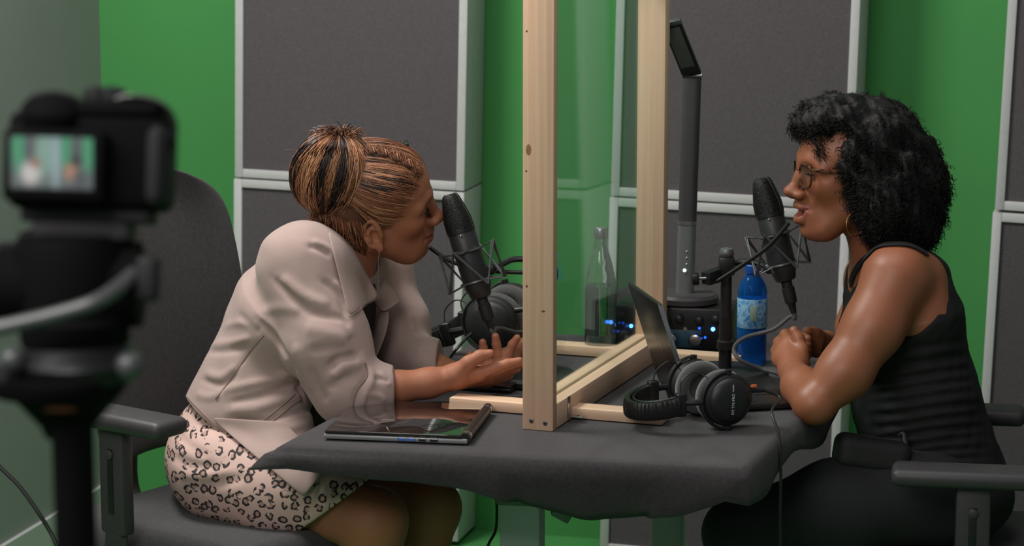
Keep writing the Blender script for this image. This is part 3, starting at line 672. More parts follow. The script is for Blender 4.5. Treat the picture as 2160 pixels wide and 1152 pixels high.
for u, v in ((.4, .3), (-.4, .25), (.1, .5), (-.2, .45)): MB().lathe([(.004, 0), (.004, .003), (.0001, .0035)], onbox(u, v), -RX[:, 1], 12).build('jack', M['steel'], ib)
lz = TZ+.003+BH_; lx = A(bxc[0], bxc[1], lz) + RX[:, 0]*.018
lamp = thing('desk_lamp', 'tall dark upright desk lamp with folded flat head on the interface box', 'lamp', lx)
MB().lathe([(.0001, .001), (.060, .001), (.066, .004), (.066, .014), (.060, .02), (.0001, .021)], lx, ZUP, 48).build('round_base', M['chair_plastic'], lamp)
cL = P(1444, 600, np.dot(lx-CAM, FWD)); cL = A(cL[0], lx[1], lz)
ll = lambda py: P(1444, py, np.dot(lx-CAM, FWD))[2]-lz
def oval(name, h0, h1, hw, hd_, m, lean=0.0):
    V = []; F = []; n = 28
    for h in (h0, h1):
        for j in range(n):
            q = 2*math.pi*j/n; V.append(cL + RX[:, 0]*(hw*abs(math.cos(q))**.7*np.sign(math.cos(q)) + lean*h) + RX[:, 1]*hd_*abs(math.sin(q))**.7*np.sign(math.sin(q)) + ZUP*h)
    F = [[j, (j+1) % n, n+(j+1) % n, n+j] for j in range(n)] + [list(range(n))[::-1], list(range(n, 2*n))]
    b = MB(); b.add(V, F); return b.build(name, m, lamp)
lowm = mat('lamp_silver_shell', (118, 122, 121), .4, .4)
oval('lower_stem', .018, ll(466), .0185, .013, lowm, .022); oval('upper_stem', ll(462), ll(156), .0185, .013, mat('lamp_dark_shell', (58, 58, 59), .55), .022)
oval('stem_collar', ll(468), ll(461), .0195, .014, M['steel'], .022)
hb_ = cL+ZUP*ll(150)+RX[:, 0]*.022*ll(150); MB().tube([hb_-RX[:, 0]*.02, hb_+RX[:, 0]*.02], .006, 12).build('head_hinge', M['steel'], lamp)
# lamp head leaning up-left and forward
hu = unit(-RX[:, 0]*.30 + ZUP*.95 - RX[:, 1]*.55); hx = unit(RX[:, 0]-hu*np.dot(RX[:, 0], hu)); hn_ = np.cross(hx, hu); RHd = np.column_stack([hx, hn_, hu])
hl = (ll(35)-ll(150))/hu[2]
hd0 = MB().box(hb_+hu*hl/2, (.040, .012, hl), RHd, .004, 3).build('lamp_head', M['black'], lamp)
MB().box(hb_+hu*hl*.56+hn_*.0062, (.029, .0014, hl*.74), RHd, .0005).build('light_panel', mat('unlit_diffuser', (92, 94, 93), .5), lamp)
MB().box(hb_+hu*hl, (.042, .013, .012), RHd, .004).build('head_cap', M['mid_grey'], lamp)
p_ = cL + RX[:, 0]*.022*.05 + ZUP*ll(566) - RX[:, 1]*.0128
MB().ball(p_, .0036, seg=12, ring=8).build('power_light', mat('power_light', (230, 255, 235), .4, emit=(220, 255, 230), estr=2.2), lamp)
for k in range(3): MB().ball(p_+ZUP*(.013+.013*k)+RX[:, 0]*.004, .002, seg=8, ring=6).build('touch_key', M['white_frame'], lamp)
# ================================================================== foreground video camera on its stand
VD = 2.0
def vp(px, py, dd=0): return P(px, py, VD+dd)
SCL = FP/VD
Rc = np.column_stack([unit(RGT-UPV*.03), -unit(np.cross(unit(RGT-UPV*.03), UPV))*-1, UPV]); Rc[:, 1] = np.cross(Rc[:, 2], Rc[:, 0]); Rc[:, 2] = np.cross(Rc[:, 0], Rc[:, 1])
vcam = thing('video_camera', 'black video camera with lit rear screen, out of focus at left foreground', 'camera', vp(180, 445, .05))
VM = mat('camera_body', (8, 8, 9), .8, noise=(200, .15), spec=.15); 
def vbox(name, x0, y0, x1, y1, d0, d1, m, bev=.004, parent=None, lab=None):
    c = (vp((x0+x1)/2, (y0+y1)/2)) + Rc[:, 1]*((d0+d1)/2)
    return MB().box(c, ((x1-x0)/SCL, d1-d0, (y1-y0)/SCL), Rc, bev, 3).build(name, m, parent or vcam, label=lab)
vbox('body', 6, 232, 345, 442, .012, .085, VM, .010)
vbox('viewfinder_hump', 26, 186, 172, 300, .002, .075, VM, .022)
vbox('top_plate', 150, 206, 335, 250, .01, .08, VM, .008)
vbox('screen_frame', 8, 272, 224, 426, -.006, .014, VM, .005)
vbox('grip', 306, 262, 352, 436, -.004, .07, mat('grip_rubber', (32, 31, 33), .75), .010)
for x_ in (205, 236): MB().lathe([(.011, 0), (.011, .006), (.008, .009), (.0001, .009)], vp(x_, 208, .04), UPV, 18).build('dial', M['dark_metal'], vcam)
MB().tube(spline([vp(232, 226, .03), vp(250, 210, .02), vp(300, 206, .02), vp(345, 222, .02), vp(368, 258, .02), vp(366, 300, .02), vp(352, 330, .03)]), .0045, 10, flat=.5).build('strap_loop', M['black'], vcam)
MB().lathe([(.034, 0), (.036, .02), (.034, .07), (.038, .075), (.038, .11)], vp(190, 340, .085), Rc[:, 1], 32).build('lens', M['black'], vcam)
# picture on the rear screen: the pair seen small and soft
def screen_mesh():
    NX, NY = 60, 36; V = []; F = []; C = []
    for j in range(NY+1):
        for i in range(NX+1):
            u, v = i/NX, j/NY
            V.append(vp(26+u*173, 400-v*110 + (u-.5)*5) - Rc[:, 1]*.0068)
            c = np.array([96., 104, 104])
            def blob(cx, cy, rx, ry, col, k=1.0):
                nonlocal c
                w = math.exp(-(((u-cx)/rx)**2+((v-cy)/ry)**2)**2)*k; c = c*(1-w)+np.array(col, float)*w
            for cx in (.10, .68, .93): blob(cx, .75, .10, .45, (70, 150, 110))
            blob(.42, .7, .13, .5, (130, 165, 150)); blob(.22, .72, .05, .5, (84, 86, 92)); blob(.55, .6, .06, .7, (150, 170, 176)); blob(.80, .72, .07, .4, (84, 84, 90))
            blob(.24, .30, .13, .24, (206, 200, 196)); blob(.30, .50, .07, .1, (150, 118, 100)); blob(.74, .34, .10, .18, (180, 130, 108)); blob(.80, .56, .07, .12, (58, 52, 52)); blob(.85, .2, .1, .2, (80, 84, 88))
            if v < .05: c = c*.75
            C.append(c)
    for j in range(NY):
        for i in range(NX): a = j*(NX+1)+i; F.append([a, a+1, a+NX+2, a+NX+1])
    return V, F, C
def pigment(o, cols):
    at = o.data.color_attributes.new('pigment', 'FLOAT_COLOR', 'POINT'); c = np.asarray(cols, float)/255
    c = np.where(c <= .04045, c/12.92, ((c+.055)/1.055)**2.4); c = np.column_stack([c, np.ones(len(c))]).astype(np.float32)
    at.data.foreach_set('color', c.ravel())
V_, F_, C_ = screen_mesh(); so = mesh_obj('screen', V_, F_, M['black'], vcam, True)
sm_ = NT('lit_screen'); at_ = sm_.n('ShaderNodeAttribute'); at_.attribute_name = 'pigment'; sm_.b.inputs['Base Color'].default_value = (.01, .01, .01, 1)
sm_.l(at_.outputs['Color'], sm_.b.inputs['Emission Color']); sm_.b.inputs['Emission Strength'].default_value = 1.0
so.data.materials[0] = sm_.m; pigment(so, C_)
# stand with a fluid head
fl = vp(160, 1150, .06); st = thing('camera_stand', 'black camera stand with pan handle at the left foreground', 'tripod', A(fl[0], fl[1], 0))
def vt(name, pts, r, m, n=14, **k): return MB().tube(pts, r, n, **k).build(name, m, st)
def vlathe(name, prof, px, py, m, dd=.05, ax=ZUP): return MB().lathe(prof, vp(px, py, dd), ax, 32).build(name, m, st)
c = vp(190, 456, .05); MB().box(c, (.10, .06, .012), Rc, .003, 2).build('quick_plate', M['black_matte'], st)
c = vp(180, 480, .05); MB().box(c, (.075, .055, .02), Rc, .004, 2).build('plate_holder', M['chair_plastic'], st)
vlathe('head_drum', [(.036, -.04), (.046, -.03), (.047, .02), (.04, .036), (.0001, .037)], 152, 585, VM)
MB().lathe([(.034, -.055), (.034, .055)], vp(150, 600, .05), RGT, 24).build('tilt_drum', VM, st)
vlathe('pan_base', [(.04, -.012), (.043, -.006), (.043, .012), (.036, .018)], 158, 702, VM)
vt('pan_handle', spline([vp(-120, 722, -.02), vp(0, 692, -.02), vp(110, 666, -.02), vp(195, 640, -.02), vp(250, 606, 0), vp(282, 578, .02)]), .0062, M['mid_grey'])
MB().box(vp(312, 588, .02), (.018, .02, .036), Rc, .005, 3).build('handle_clamp', M['black_matte'], st)
vlathe('bowl_clamp', [(.03, -.014), (.046, -.008), (.05, .006), (.04, .02), (.03, .024)], 165, 775, M['dark_metal'])
for x_, y_ in ((28, 762), (272, 772)): MB().ball(vp(x_, y_, .02), .011, seg=14, ring=10).build('bowl_knob', M['mid_grey'], st)
MB().tube([vp(60, 766, .03), vp(28, 762, .02)], .006).build('knob_stem', M['dark_metal'], st); MB().tube([vp(235, 775, .03), vp(272, 772, .02)], .006).build('knob_stem', M['dark_metal'], st)
vlathe('crown_plate', [(.0001, -.008), (.052, -.008), (.056, -.003), (.056, .006), (.05, .009), (.0001, .009)], 120, 802, VM)
vlathe('crown_cone', [(.018, -.04), (.021, -.032), (.045, -.004)], 140, 815, VM)
vlathe('orange_band', [(.019, -.006), (.0195, -.005), (.0195, .006), (.019, .007)], 132, 842, mat('orange_band', (150, 84, 50), .5), .028)
zt = vp(156, 850)[2]; colx = vp(156, 1000, .05)
MB().lathe([(.0165, .5), (.0165, zt)], A(colx[0], colx[1], 0), ZUP, 24).build('column', VM, st)
for k in range(3):
    a_ = k*2*math.pi/3+.6; d_ = A(math.cos(a_), math.sin(a_), 0); q = A(colx[0], colx[1], 0)
    MB().tube([q+ZUP*.62, q+d_*.28+ZUP*.02], .012, 10).build('leg', VM, st); MB().tube([q+ZUP*.3, q+d_*.17+ZUP*.24], .006, 8).build('leg_brace', VM, st)
    MB().ball(q+d_*.285+ZUP*.018, .018, seg=12, ring=8).build('rubber_foot', M['rubber_cable'], st)
# loose cables near the floor
cable('floor_cable', [P(-40, 940, 5.6), P(0, 985, 5.6), P(40, 1025, 5.6), P(80, 1080, 5.6), P(118, 1145, 5.6), P(150, 1230, 5.55), A(P(160, 1300, 5.5)[0], P(160, 1300, 5.5)[1], .01)], .005, M['rubber_cable'], 'thin dark cable sloping down before the grey wall at lower left')
cable('hanging_cable', [P(1046, 1036, 4.98), P(1048, 1080, 5.0), P(1045, 1120, 5.0), P(1030, 1150, 5.0), P(1015, 1200, 5.02)], .0028, M['rubber_cable'], 'thin black cable hanging under the desk beside the grey pillar leg')
# ================================================================== smooth implicit surfaces -> one continuous mesh (surface nets)
class Field:
    FAR = .06
    def __init__(s): s.ops = []
    def _op(s, fn, pts, r, k, mode): 
        pts = np.atleast_2d(np.asarray(pts, float)); s.ops.append((fn, pts.min(0)-r, pts.max(0)+r, k, mode)); return s
    def cone(s, a, b, ra, rb, k=.01, mode='u'):
        a, b = np.asarray(a, float), np.asarray(b, float); ab = b-a; L2 = np.dot(ab, ab)+1e-12
        def fn(p):
            t = np.clip((p-a)@ab/L2, 0, 1); return np.linalg.norm(p-a-t[:, None]*ab, axis=1) - (ra+(rb-ra)*t)
        return s._op(fn, [a, b], max(ra, rb), k, mode)
    def chain(s, pts, rad, k=.01, mode='u', k0=None):
        rad = [rad]*len(pts) if np.isscalar(rad) else rad
        for i in range(len(pts)-1): s.cone(pts[i], pts[i+1], rad[i], rad[i+1], (k0 if k0 is not None and i == 0 else k), mode)
        return s
    def econe(s, a, b, ra, rb, vax, sc, k=.02, mode='u'):
        """tapered capsule whose section is stretched by 1/sc along vax"""
        a, b = np.asarray(a, float), np.asarray(b, float); v = unit(vax); S = np.eye(3)-(1-sc)*np.outer(v, v); a2, b2 = S@a, S@b; ab = b2-a2; L2 = ab@ab+1e-12
        def fn(p):
            q = p@S; t = np.clip((q-a2)@ab/L2, 0, 1); w = q-a2-t[:, None]*ab; n = np.linalg.norm(w, axis=1); r = ra+(rb-ra)*t
            wv = np.abs(w@v)/(n+1e-9); return (n-r)*(1+(1/sc-1)*wv**2)
        return s._op(fn, [a, b], max(ra, rb)/sc, k, mode)
    def ell(s, c, r, R=None, k=.01, mode='u'):
        c = np.asarray(c, float); r = np.asarray(r, float) if not np.isscalar(r) else np.full(3, float(r)); R = np.eye(3) if R is None else np.asarray(R)
        def fn(p):
            q = (p-c)@R; k0 = np.linalg.norm(q/r, axis=1); k1 = np.linalg.norm(q/(r*r), axis=1); return k0*(k0-1)/(k1+1e-9)
        return s._op(fn, [c], r.max(), k, mode)
    def box(s, c, h, R=None, rad=.005, k=.006, mode='u'):
        c = np.asarray(c, float); h = np.asarray(h, float); R = np.eye(3) if R is None else np.asarray(R)
        def fn(p):
            q = np.abs((p-c)@R)-(h-rad); return np.linalg.norm(np.maximum(q, 0), axis=1)+np.minimum(q.max(1), 0)-rad
        return s._op(fn, [c], np.linalg.norm(h), k, mode)
    def bump(s, pts, w, amp):
        """raise (amp>0) or press in (amp<0) the surface along a polyline; w fades to the ends"""
        pts = [np.asarray(p, float) for p in pts]; n = len(pts)
        def fn(p):
            best = np.full(len(p), 1e9); tt = np.zeros(len(p))
            for i in range(n-1):
                ab = pts[i+1]-pts[i]; t = np.clip((p-pts[i])@ab/(ab@ab+1e-12), 0, 1); d = np.linalg.norm(p-pts[i]-t[:, None]*ab, axis=1)
                m = d < best; best[m] = d[m]; tt[m] = (i+t[m])/(n-1)
            fade = np.clip(np.minimum(tt, 1-tt)*5, 0.15, 1) if n > 1 else 1
            return amp*fade*np.exp(-(best/w)**2)
        return s._op(fn, pts, 2.6*w, 0, 'd')
    def disp(s, fn, lo, hi): s.ops.append((fn, np.asarray(lo, float), np.asarray(hi, float), 0, 'd')); return s
    def sub(s, F, R, t, scale, rad, k=.01, at=None):
        """another field placed by a rotation (columns = its axes), origin and scale"""
        R = np.asarray(R); t = np.asarray(t, float)
        return s._op(lambda p: F.ev((p-t)@R/scale)*scale, [t if at is None else at], rad, k, 'u')
    def ev(s, p):
        p = np.asarray(p, float); d = np.full(len(p), s.FAR)
        for fn, lo, hi, k, mode in s.ops:
            pad = .04+k if mode != 'd' else 0
            m = np.all((p > lo-pad) & (p < hi+pad), axis=1)
            if not m.any(): continue
            m = np.nonzero(m)[0]; v = fn(p[m]); o = d[m]
            if mode == 'u':
                if k > 0:
                    h = np.maximum(k-np.abs(o-v), 0)/k; o = np.minimum(o, v)-h*h*k*.25
                else: o = np.minimum(o, v)
            elif mode == 's':
                v = -v
                if k > 0:
                    h = np.maximum(k-np.abs(o-v), 0)/k; o = np.maximum(o, v)+h*h*k*.25
                else: o = np.maximum(o, v)
            elif mode == 'i':
                o = np.maximum(o, v)
            else: o = o-v
            d[m] = o
        return d
    def grad(s, p, e=.0015):
        g = np.zeros_like(p)
        for i in range(3):
            q = np.zeros(3); q[i] = e; g[:, i] = s.ev(p+q)-s.ev(p-q)
        return g/(np.linalg.norm(g, axis=1)[:, None]+1e-9)
    def hits(s, px, d0, d1, n=260):
        """where the rays of the given pixels meet the surface, between two depths"""
        px = np.asarray(px, float); ds = np.linspace(d0, d1, n); out = []
        rays = np.array([ray(x, y) for x, y in px])
        pts = CAM + rays[:, None, :]*ds[None, :, None]; v = s.ev(pts.reshape(-1, 3)).reshape(len(px), n)
        for i in range(len(px)):
            w = np.nonzero(v[i] < 0)[0]
            if len(w) and w[0] > 0: j = w[0]; t = v[i, j-1]/(v[i, j-1]-v[i, j]); out.append(pts[i, j-1]*(1-t)+pts[i, j]*t)
            elif len(w): out.append(pts[i, 0])
            else: out.append(pts[i, np.argmin(v[i])])
        return np.array(out)
    def bounds(s):
        u = [o for o in s.ops if o[4] == 'u']; return np.min([o[1] for o in u], 0)-.01, np.max([o[2] for o in u], 0)+.01
    def mesh(s, h, lo=None, hi=None):
        B = 8; l0, h0 = s.bounds(); lo = l0 if lo is None else np.asarray(lo, float); hi = h0 if hi is None else np.asarray(hi, float)
        nb = np.ceil((hi-lo)/(h*B)).astype(int)
        gi = np.stack(np.meshgrid(*[np.arange(n) for n in nb], indexing='ij'), -1).reshape(-1, 3)
        act = []
        for c in np.array_split(gi, max(1, len(gi)//200000)):
            v = s.ev(lo+(c+.5)*h*B); act.append(c[np.abs(v) < h*B*.866*1.25+.003])
        act = np.concatenate(act); ar = np.arange(B+1)
        off = np.stack(np.meshgrid(ar, ar, ar, indexing='ij'), -1).reshape(-1, 3)
        keys = []; pos = []; quads = []
        S = [2**42, 2**21, 1]; key = lambda c: (c[:, 0]+8)*S[0]+(c[:, 1]+8)*S[1]+(c[:, 2]+8)
        corners = [(a, b, c) for a in (0, 1) for b in (0, 1) for c in (0, 1)]
        edges = [(i, j) for i in range(8) for j in range(i+1, 8) if sum(abs(x-y) for x, y in zip(corners[i], corners[j])) == 1]
        for ch in np.array_split(act, max(1, len(act)//500)):
            g = ch[:, None, :]*B+off[None]; v = s.ev((lo+g.reshape(-1, 3)*h)).reshape(len(ch), B+1, B+1, B+1); sg = v < 0
            cnt = sum(sg[:, a:a+B, b:b+B, c:c+B].astype(np.int8) for a, b, c in corners)
            w = np.argwhere((cnt > 0) & (cnt < 8))
            if len(w) == 0: continue
            cv = np.stack([v[w[:, 0], w[:, 1]+a, w[:, 2]+b, w[:, 3]+c] for a, b, c in corners], 1)
            acc = np.zeros((len(w), 3)); n = np.zeros(len(w)); CA = np.array(corners, float)
            for i, j in edges:
                a, b = cv[:, i], cv[:, j]; m = (a < 0) != (b < 0); t = a[m]/(a[m]-b[m]); acc[m] += CA[i]+(CA[j]-CA[i])*t[:, None]; n[m] += 1
            base = ch[w[:, 0]]*B+w[:, 1:]; keys.append(key(base)); pos.append(lo+(base+acc/n[:, None])*h)
            for ax in range(3):
                sl0 = [slice(0, B)]*3; sl1 = list(sl0); sl1[ax] = slice(1, B+1)
                e = np.argwhere(sg[(slice(None), *sl0)] != sg[(slice(None), *sl1)])
                if len(e) == 0: continue
                inside = sg[e[:, 0], e[:, 1], e[:, 2], e[:, 3]]; c = ch[e[:, 0]]*B+e[:, 1:]
                u, w_ = [(1, 2), (2, 0), (0, 1)][ax]; du = np.eye(3, dtype=int)[u]; dw = np.eye(3, dtype=int)[w_]
                q = np.stack([key(c-du-dw), key(c-dw), key(c), key(c-du)], 1); q[~inside] = q[~inside][:, ::-1]; quads.append(q)
        keys = np.concatenate(keys); pos = np.concatenate(pos); Q = np.concatenate(quads)
        o = np.argsort(keys); ks = keys[o]; idx = np.searchsorted(ks, Q.ravel()); idx = np.clip(idx, 0, len(ks)-1)
        ok = (ks[idx] == Q.ravel()).reshape(-1, 4).all(1); return pos, o[idx].reshape(-1, 4)[ok]
def fast_obj(name, V, Q, m, parent, label=None, smooth=True):
    off = origin_of(parent); me = bpy.data.meshes.new(name); n = len(V); f = len(Q); k = Q.shape[1]
    me.vertices.add(n); me.vertices.foreach_set('co', (V-off).astype(np.float32).ravel())
    me.loops.add(f*k); me.loops.foreach_set('vertex_index', Q.astype(np.int32).ravel())
    me.polygons.add(f); me.polygons.foreach_set('loop_start', np.arange(0, f*k, k, dtype=np.int32))
    me.polygons.foreach_set('use_smooth', np.full(f, smooth)); me.update(calc_edges=True); me.validate()
    o = link(bpy.data.objects.new(name, me)); me.materials.append(m); o.parent = parent
    if label: o['label'] = label
    return o
def strands(paths, rad, n=4):
    """many tapered tubes at once: paths (count, k, 3), rad (count, k)"""
    c, k, _ = paths.shape; tan = np.gradient(paths, axis=1); tan /= np.linalg.norm(tan, axis=2)[..., None]+1e-9
    ref = np.where(np.abs(tan[..., 2:3]) < .8, A(0, 0, 1), A(1, 0, 0)); a = np.cross(tan, ref); a /= np.linalg.norm(a, axis=2)[..., None]+1e-9; b = np.cross(tan, a)
    th = 2*math.pi*np.arange(n)/n
    V = paths[:, :, None, :] + rad[:, :, None, None]*(np.cos(th)[None, None, :, None]*a[:, :, None, :] + np.sin(th)[None, None, :, None]*b[:, :, None, :])
    i = np.arange(c)[:, None, None]*k*n + np.arange(k-1)[None, :, None]*n; j = np.arange(n)[None, None, :]; j2 = (j+1) % n
    Q = np.stack([i+j, i+j2, i+n+j2, i+n+j], -1).reshape(-1, 4); return V.reshape(-1, 3), Q
def pig(o, C):
    at = o.data.color_attributes.new('pigment', 'FLOAT_COLOR', 'POINT'); at.data.foreach_set('color', np.column_stack([C, np.ones(len(C))]).astype(np.float32).ravel())
def L3(c): return np.array(lin(c)[:3])
def rng_noise(p, f, seed=0):
    """cheap smooth noise, about -1..1"""
    r = np.random.RandomState(seed); out = np.zeros(len(p))
    for i in range(5):
        d = r.randn(3); d /= np.linalg.norm(d); out += np.sin(p@d*f*(.7+.25*i)+r.rand()*6.28+1.3*np.sin(p@r.randn(3)*f*.35))
    return out/3.2
# ================================================================== people
p = P
def head_axes(az, pitch, roll=0):
    a, t = math.radians(az), math.radians(pitch)
    F = A(math.cos(a)*math.cos(t), math.sin(a)*math.cos(t), math.sin(t)); L = A(-math.sin(a), math.cos(a), 0); U = np.cross(F, L)
    q = math.radians(roll); L, U = L*math.cos(q)+U*math.sin(q), U*math.cos(q)-L*math.sin(q); return np.column_stack([F, L, U])
UL_ = lambda o: [(.087, -.025, -.068+o*.2), (.0965, -.013, -.0645), (.0995, -.004, -.0628), (.0992, 0, -.0636), (.0995, .004, -.0628), (.0965, .013, -.0645), (.087, .025, -.068+o*.2)]
LL_ = lambda o: [(.087, -.023, -.070-o*.4), (.0955, -.012, -.0755-o), (.0978, 0, -.0772-o), (.0955, .012, -.0755-o), (.087, .023, -.070-o*.4)]
def head_field(openm=0., smile=.5, nose=1., lips=1., ear=True, eyeslit=False):
    f = Field(); j = -openm*.8
    f.ell((-.012, 0, .034), (.097, .076, .080))
    f.ell((.030, 0, .028), (.064, .066, .064), k=.03)
    f.ell((.030, 0, -.035), (.058, .061, .068), k=.03)
    for s in (-1, 1):
        f.cone((-.006, s*.055, -.050), (.056, s*.030, -.093+j), .020, .017, k=.028)
        f.ell((.055, s*.041, -.026+.004*smile), (.027, .022, .022), k=.02)
    f.cone((.05, -.012, -.088+j), (.05, .012, -.088+j), .026, .026, k=.03)
    f.ell((.074, 0, -.099+j), (.020, .022, .0165), k=.024)
    f.ell((.073, 0, -.068+j*.5), (.0255, .033, .027), k=.02)
    for s in (-1, 1): f.chain([(.068, s*.052, .010), (.083, s*.026, .019), (.087, 0, .014)], [.009, .0095, .010], k=.016)
    for s in (-1, 1): f.ell((.098, s*.034, -.001), (.0165, .0185, .0125), k=.016, mode='s')
    for s in (-1, 1): f.ell((.0715, s*.033, -.002), (.0150, .0160, .0148), k=.006)
    f.chain([(.087, 0, .010), (.0975, 0, -.010), (.1115, 0, -.034)], [.0078, .0080, .0098], k=.013)
    f.ell((.1135, 0, -.0375), (.0112*nose, .0118*nose, .0102), k=.008)
    for s in (-1, 1): f.ell((.1005, s*.0128*nose, -.0425), (.0125, .0082*nose, .0082), k=.008)
    f.cone((.111, 0, -.0440), (.094, 0, -.0500), .0048, .006, k=.009)
    for s in (-1, 1): f.ell((.1045, s*.0068*nose, -.0495), (.0058, .0036, .0030), k=.003, mode='s')
    f.chain(UL_(openm), [x*lips for x in (.0022, .0042, .0054, .0052, .0054, .0042, .0022)], k=.006)
    f.chain(LL_(openm), [x*lips for x in (.0022, .0056, .0068, .0056, .0022)], k=.006)
    if openm > .002:
        f.ell((.096, 0, -.0705-openm*.45), (.020, .0205, .0018+openm*.52), k=.002, mode='s')
    f.chain([(.089, -.027, -.0675), (.101, -.012, -.0690-openm*.4), (.1045, 0, -.0700-openm*.4), (.101, .012, -.0690-openm*.4), (.089, .027, -.0675)], .0014, k=.003, mode='s')
    f.bump([(.086, -.016, -.088+j), (.094, 0, -.0885+j), (.086, .016, -.088+j)], .007, -.0032)
    for s in (-1, 1):
        f.bump([(.100, s*.017, -.040), (.090, s*.029, -.056), (.080, s*.035, -.074)], .005, -.0026*smile-.0004)
        f.bump([(.088, s*.031, -.052), (.076, s*.043, -.052)], .011, .003*smile)
        f.bump([(.089, s*.022, .0035), (.0865, s*.034, .0055), (.078, s*.047, .001)], .0020, -.0014)
        if eyeslit: f.ell((.0868, s*.0335, -.0045), (.007, .0125, .0026), k=.0015, mode='s')
        if ear:
            Re = rotz(s*.30) @ np.array([[math.cos(.22), 0, -math.sin(.22)], [0, 1, 0], [math.sin(.22), 0, math.cos(.22)]])
            c0 = A(-.014, s*.078, -.022)
            f.ell(c0, (.0165, .0050, .0285), Re, k=.006)
            rim = [c0 + Re@A(.0155*math.cos(t_)*(1 if t_ > math.pi/2 else .8), s*.0035, .0285*math.sin(t_)) for t_ in np.linspace(-.55*math.pi*0+.1, 1.35*math.pi, 15)]
            f.chain(rim, .0036, k=.004)
            f.ell(c0+Re@A(.002, s*.0055, -.004), (.0080, .0062, .0125), Re, k=.002, mode='s'); f.chain([c0+Re@A(-.0085, s*.006, -.012), c0+Re@A(-.0095, s*.006, .004), c0+Re@A(-.004, s*.0055, .013)], .0028, k=.003); f.bump([c0+Re@A(-.012, s*.005, -.008), c0+Re@A(-.0125, s*.005, .006), c0+Re@A(-.004, s*.005, .020), c0+Re@A(.006, s*.005, .018)], .0026, -.003)
            f.ell(c0+Re@A(.004, s*.001, -.0295), (.0075, .0048, .0090), Re, k=.005)
            f.ell(c0+Re@A(.0125, s*.002, -.004), (.0045, .004, .006), Re, k=.003)
    return f
def near_chain(q, pts):
    pts = np.asarray(pts, float); best = np.full(len(q), 9.)
    for a, b in zip(pts, pts[1:]):
        ab = b-a; t = np.clip((q-a)@ab/(ab@ab), 0, 1); best = np.minimum(best, np.linalg.norm(q-a-t[:, None]*ab, axis=1))
    return best
sm01 = lambda x: np.clip(x, 0, 1)**2*(3-2*np.clip(x, 0, 1))
def skin_paint(V, R, t, sc, openm, skin, lip, blush):
    q = (V-t)@R/sc; C = np.tile(L3(skin), (len(V), 1)); face = (q[:, 0] > .05) & (np.abs(q[:, 1]) < .06) & (np.abs(q[:, 2]) < .13)
    d = np.minimum(near_chain(q, UL_(openm))-.0048, near_chain(q, LL_(openm))-.0056); w = sm01(1-d/.0022)*face*(q[:, 0] > .083); C = C*(1-w[:, None])+L3(lip)*w[:, None]
    for s in (-1, 1):
        w = np.exp(-(np.linalg.norm((q-A(.062, s*.046, -.03))/A(.03, .028, .024), axis=1))**2)*.35; C = C*(1-w[:, None])+L3(blush)*w[:, None]
    n = rng_noise(V, 60, 3); return C*(1+.04*n[:, None])
def hair_strip(name, paths, r0, m, parent, cols=None, n=3, tip=.15, wav=.0):
    paths = np.asarray(paths, float); c, k, _ = paths.shape; prof = np.interp(np.linspace(0, 1, k), [0, .12, .7, 1], [.6, 1, .9, tip]); r = (np.asarray(r0) if not np.isscalar(r0) else np.full(c, r0))
    k_ = np.linspace(0, 1, k)[None, :, None]; r__ = np.random.RandomState(c); paths = paths + wav*np.sin(k_*r__.uniform(4, 11, (c, 1, 1))+r__.uniform(0, 6.28, (c, 1, 3)))*np.minimum(1, k_*4)
    V, Q = strands(paths, r[:, None]*prof[None, :], n); o = fast_obj(name, V, Q, m, parent)
    if cols is not None: pig(o, np.repeat(np.asarray(cols), k*n, axis=0))
    return o
def brow_paths(X, s, z0=.018, n=110, rs=1):
    r = np.random.RandomState(rs); out = []
    for i in range(n):
        u = r.rand(); b = A(.092-.022*u**1.6, s*(.013+.036*u), z0+.009*math.sin(math.pi*min(1, u*1.15))-.004*u+(r.rand()-.5)*.006*(1-.5*u))
        dr = unit(A(-.2, s*1, .45-.75*u)); L_ = .008*(.7+.5*r.rand()); q = [b+A(.0012, 0, 0)+dr*L_*t+A(.0008*math.sin(3*t), 0, 0)-A(.012*u*t*L_/.008*.25, 0, 0) for t in np.linspace(0, 1, 4)]; out.append([X(v) for v in q])
    return out
def lash_paths(X, s, n=46, rs=2, z0=-.0055):
    r = np.random.RandomState(rs); out = []
    for i in range(n):
        u = -1+2*i/(n-1); th = u*.85; b = A(.0715+.0152*math.cos(th), s*.033+.0155*math.sin(th), z0+.001*u*u); dr = unit(A(math.cos(th)*.8, math.sin(th)*.5+s*.15, -.30)); L_ = .0075+.002*r.rand()
        out.append([X(b+dr*L_*t+A(0, 0, .0035*t*t)) for t in np.linspace(0, 1, 4)])
    return out
def halfspace(f, n, p0, k=.004):
    """cut away everything on the n side of p0"""
    n = unit(n); p0 = np.asarray(p0, float); f.ops.append((lambda q: -((q-p0)@n), A(-9, -9, -9), A(9, 9, 9), k, 's')); return f
def folds(f, base, items, d0, d1, g=1.0, n=1.0):
    for px, w, amp in items: f.bump(base.hits(spline(np.array(px, float), 3), d0, d1), w*n, amp*g)
def on_surface(f, px, d0, d1, lift): 
    h = f.hits(px, d0, d1); return h + f.grad(h)*lift
def sheet(name, rows, m, parent, th=.003, label=None, sub=2):
    """cloth piece from a grid of points, given thickness"""
    rows = np.asarray(rows, float); a, b, _ = rows.shape; V = rows.reshape(-1, 3); F = [[i*b+j, i*b+j+1, (i+1)*b+j+1, (i+1)*b+j] for i in range(a-1) for j in range(b-1)]
    o = mesh_obj(name, V, F, m, parent, True, label); md = o.modifiers.new('t', 'SOLIDIFY'); md.thickness = th; md.offset = 0
    sb = o.modifiers.new('s', 'SUBSURF'); sb.levels = sub; sb.render_levels = sub; return o
